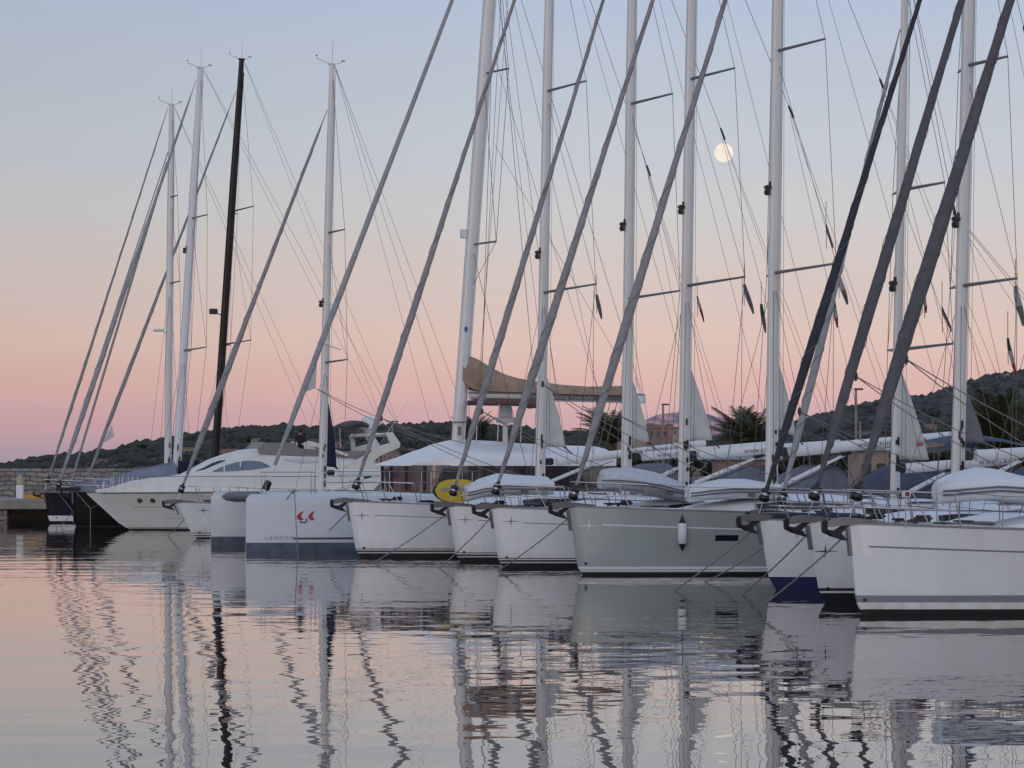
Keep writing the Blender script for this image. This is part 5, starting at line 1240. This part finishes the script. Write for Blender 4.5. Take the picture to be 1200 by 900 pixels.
flag(Ff, 817, 347, 825, 378, 4, (flagw, flagred), 'narrow red-tipped flag just right of the fifth mast')
flag(E, 872, 333, 883, 368, 7, (flaggrey,), 'grey flag between the fifth and sixth masts')
flag(E, 892, 356, 897, 390, 6, (green, flaggrey), 'green flag close to the left side of the sixth mast')
flag(D, 968, 264, 976, 291, 4, (flaggrey,), 'thin rolled grey flag right of the sixth mast, highest of the flags')
flag(D, 983, 322, 993, 357, 8, (flagw, flaggrey), 'pale grey flag just right of the dark headsail')
flag(D, 977, 349, 981, 384, 6, I3, 'green, white and red flag against the dark headsail')
flag(C2, 1083, 343, 1085, 367, 5, I3, 'green, white and red flag half hidden by the nearest headsail')
flag(C2, 1104, 360, 1115, 389, 4, (flaggrey,), 'thin grey flag just left of the mast right of centre')
flag(Cc, 1190, 335, 1199, 382, 10, (flagw, flaggrey), 'grey and white flag at the right edge of the photo')
flag(Cc, 1181, 396, 1190, 441, 6, I3, 'green, white and red flag near the right edge, above the hill')
# burgee-like clew on the black-mast boat's headsail
pl_ = X3[0]; b = MB(); q = [pl_.P(*p) for p in ((131, 498), (134, 512), (121, 519))]; b.grid([[q[0].lerp(q[2], t), q[0].lerp(q[1], t)] for t in (0, .25, .5, .75, 1)]); b.build('headsail_clew', sailw, X3[2])
# harbour lamp posts and bare poles behind the boats
def pole(px, pyt, d, label):
    w = world(px, pyt, d); r = empty('lamp_post', (w.x, d, 1.0)); tag(r, label, 'lamp post', 'lamp posts on the quay'); H = w.z - 1.0
    b = MB(); b.tube([(0, 0, 0), (0, 0, H)], [.09, .05], 8); b.build('pole', steeld, r); b = MB(); b.box((.12, 0, H), (.4, .16, .08), bev=.02); b.build('lamp_head', blk, r)
pole(1003, 456, 92, 'thin lamp post in front of the right hill, taller of the two beside each other'); pole(1008, 492, 90, 'short lamp post next to the taller one before the right hill')
pole(777, 474, 110, 'lamp post in front of the pink mountain'); pole(460, 494, 115, 'lamp post left of the catamaran mast, against the left hill')
# ------------------------------------------------------------------ moon
mw_ = world(848, 179, 3000); mm = bpy.data.materials.new('moon_surface'); mm.use_nodes = True; n = mm.node_tree; n.nodes.clear()
t = n.nodes.new('ShaderNodeTexCoord'); no = n.nodes.new('ShaderNodeTexNoise'); no.inputs['Scale'].default_value = .12; no.inputs['Detail'].default_value = 3; n.links.new(t.outputs['Object'], no.inputs['Vector'])
r_ = n.nodes.new('ShaderNodeValToRGB'); r_.color_ramp.elements[0].position = .42; r_.color_ramp.elements[1].position = .58; r_.color_ramp.elements[0].color = (.90, .78, .68, 1); r_.color_ramp.elements[1].color = (1.0, .90, .80, 1); n.links.new(no.outputs['Fac'], r_.inputs[0])
em = n.nodes.new('ShaderNodeEmission'); n.links.new(r_.outputs[0], em.inputs[0]); o_ = n.nodes.new('ShaderNodeOutputMaterial'); n.links.new(em.outputs[0], o_.inputs[0])
b = MB(); t_ = bmesh.new(); bmesh.ops.create_uvsphere(t_, u_segments=40, v_segments=24, radius=13.2); b.merge(t_)
o = b.build('moon', mm); o.location = mw_; tag(o, 'pale nearly full moon in the blue sky between two masts', 'moon')
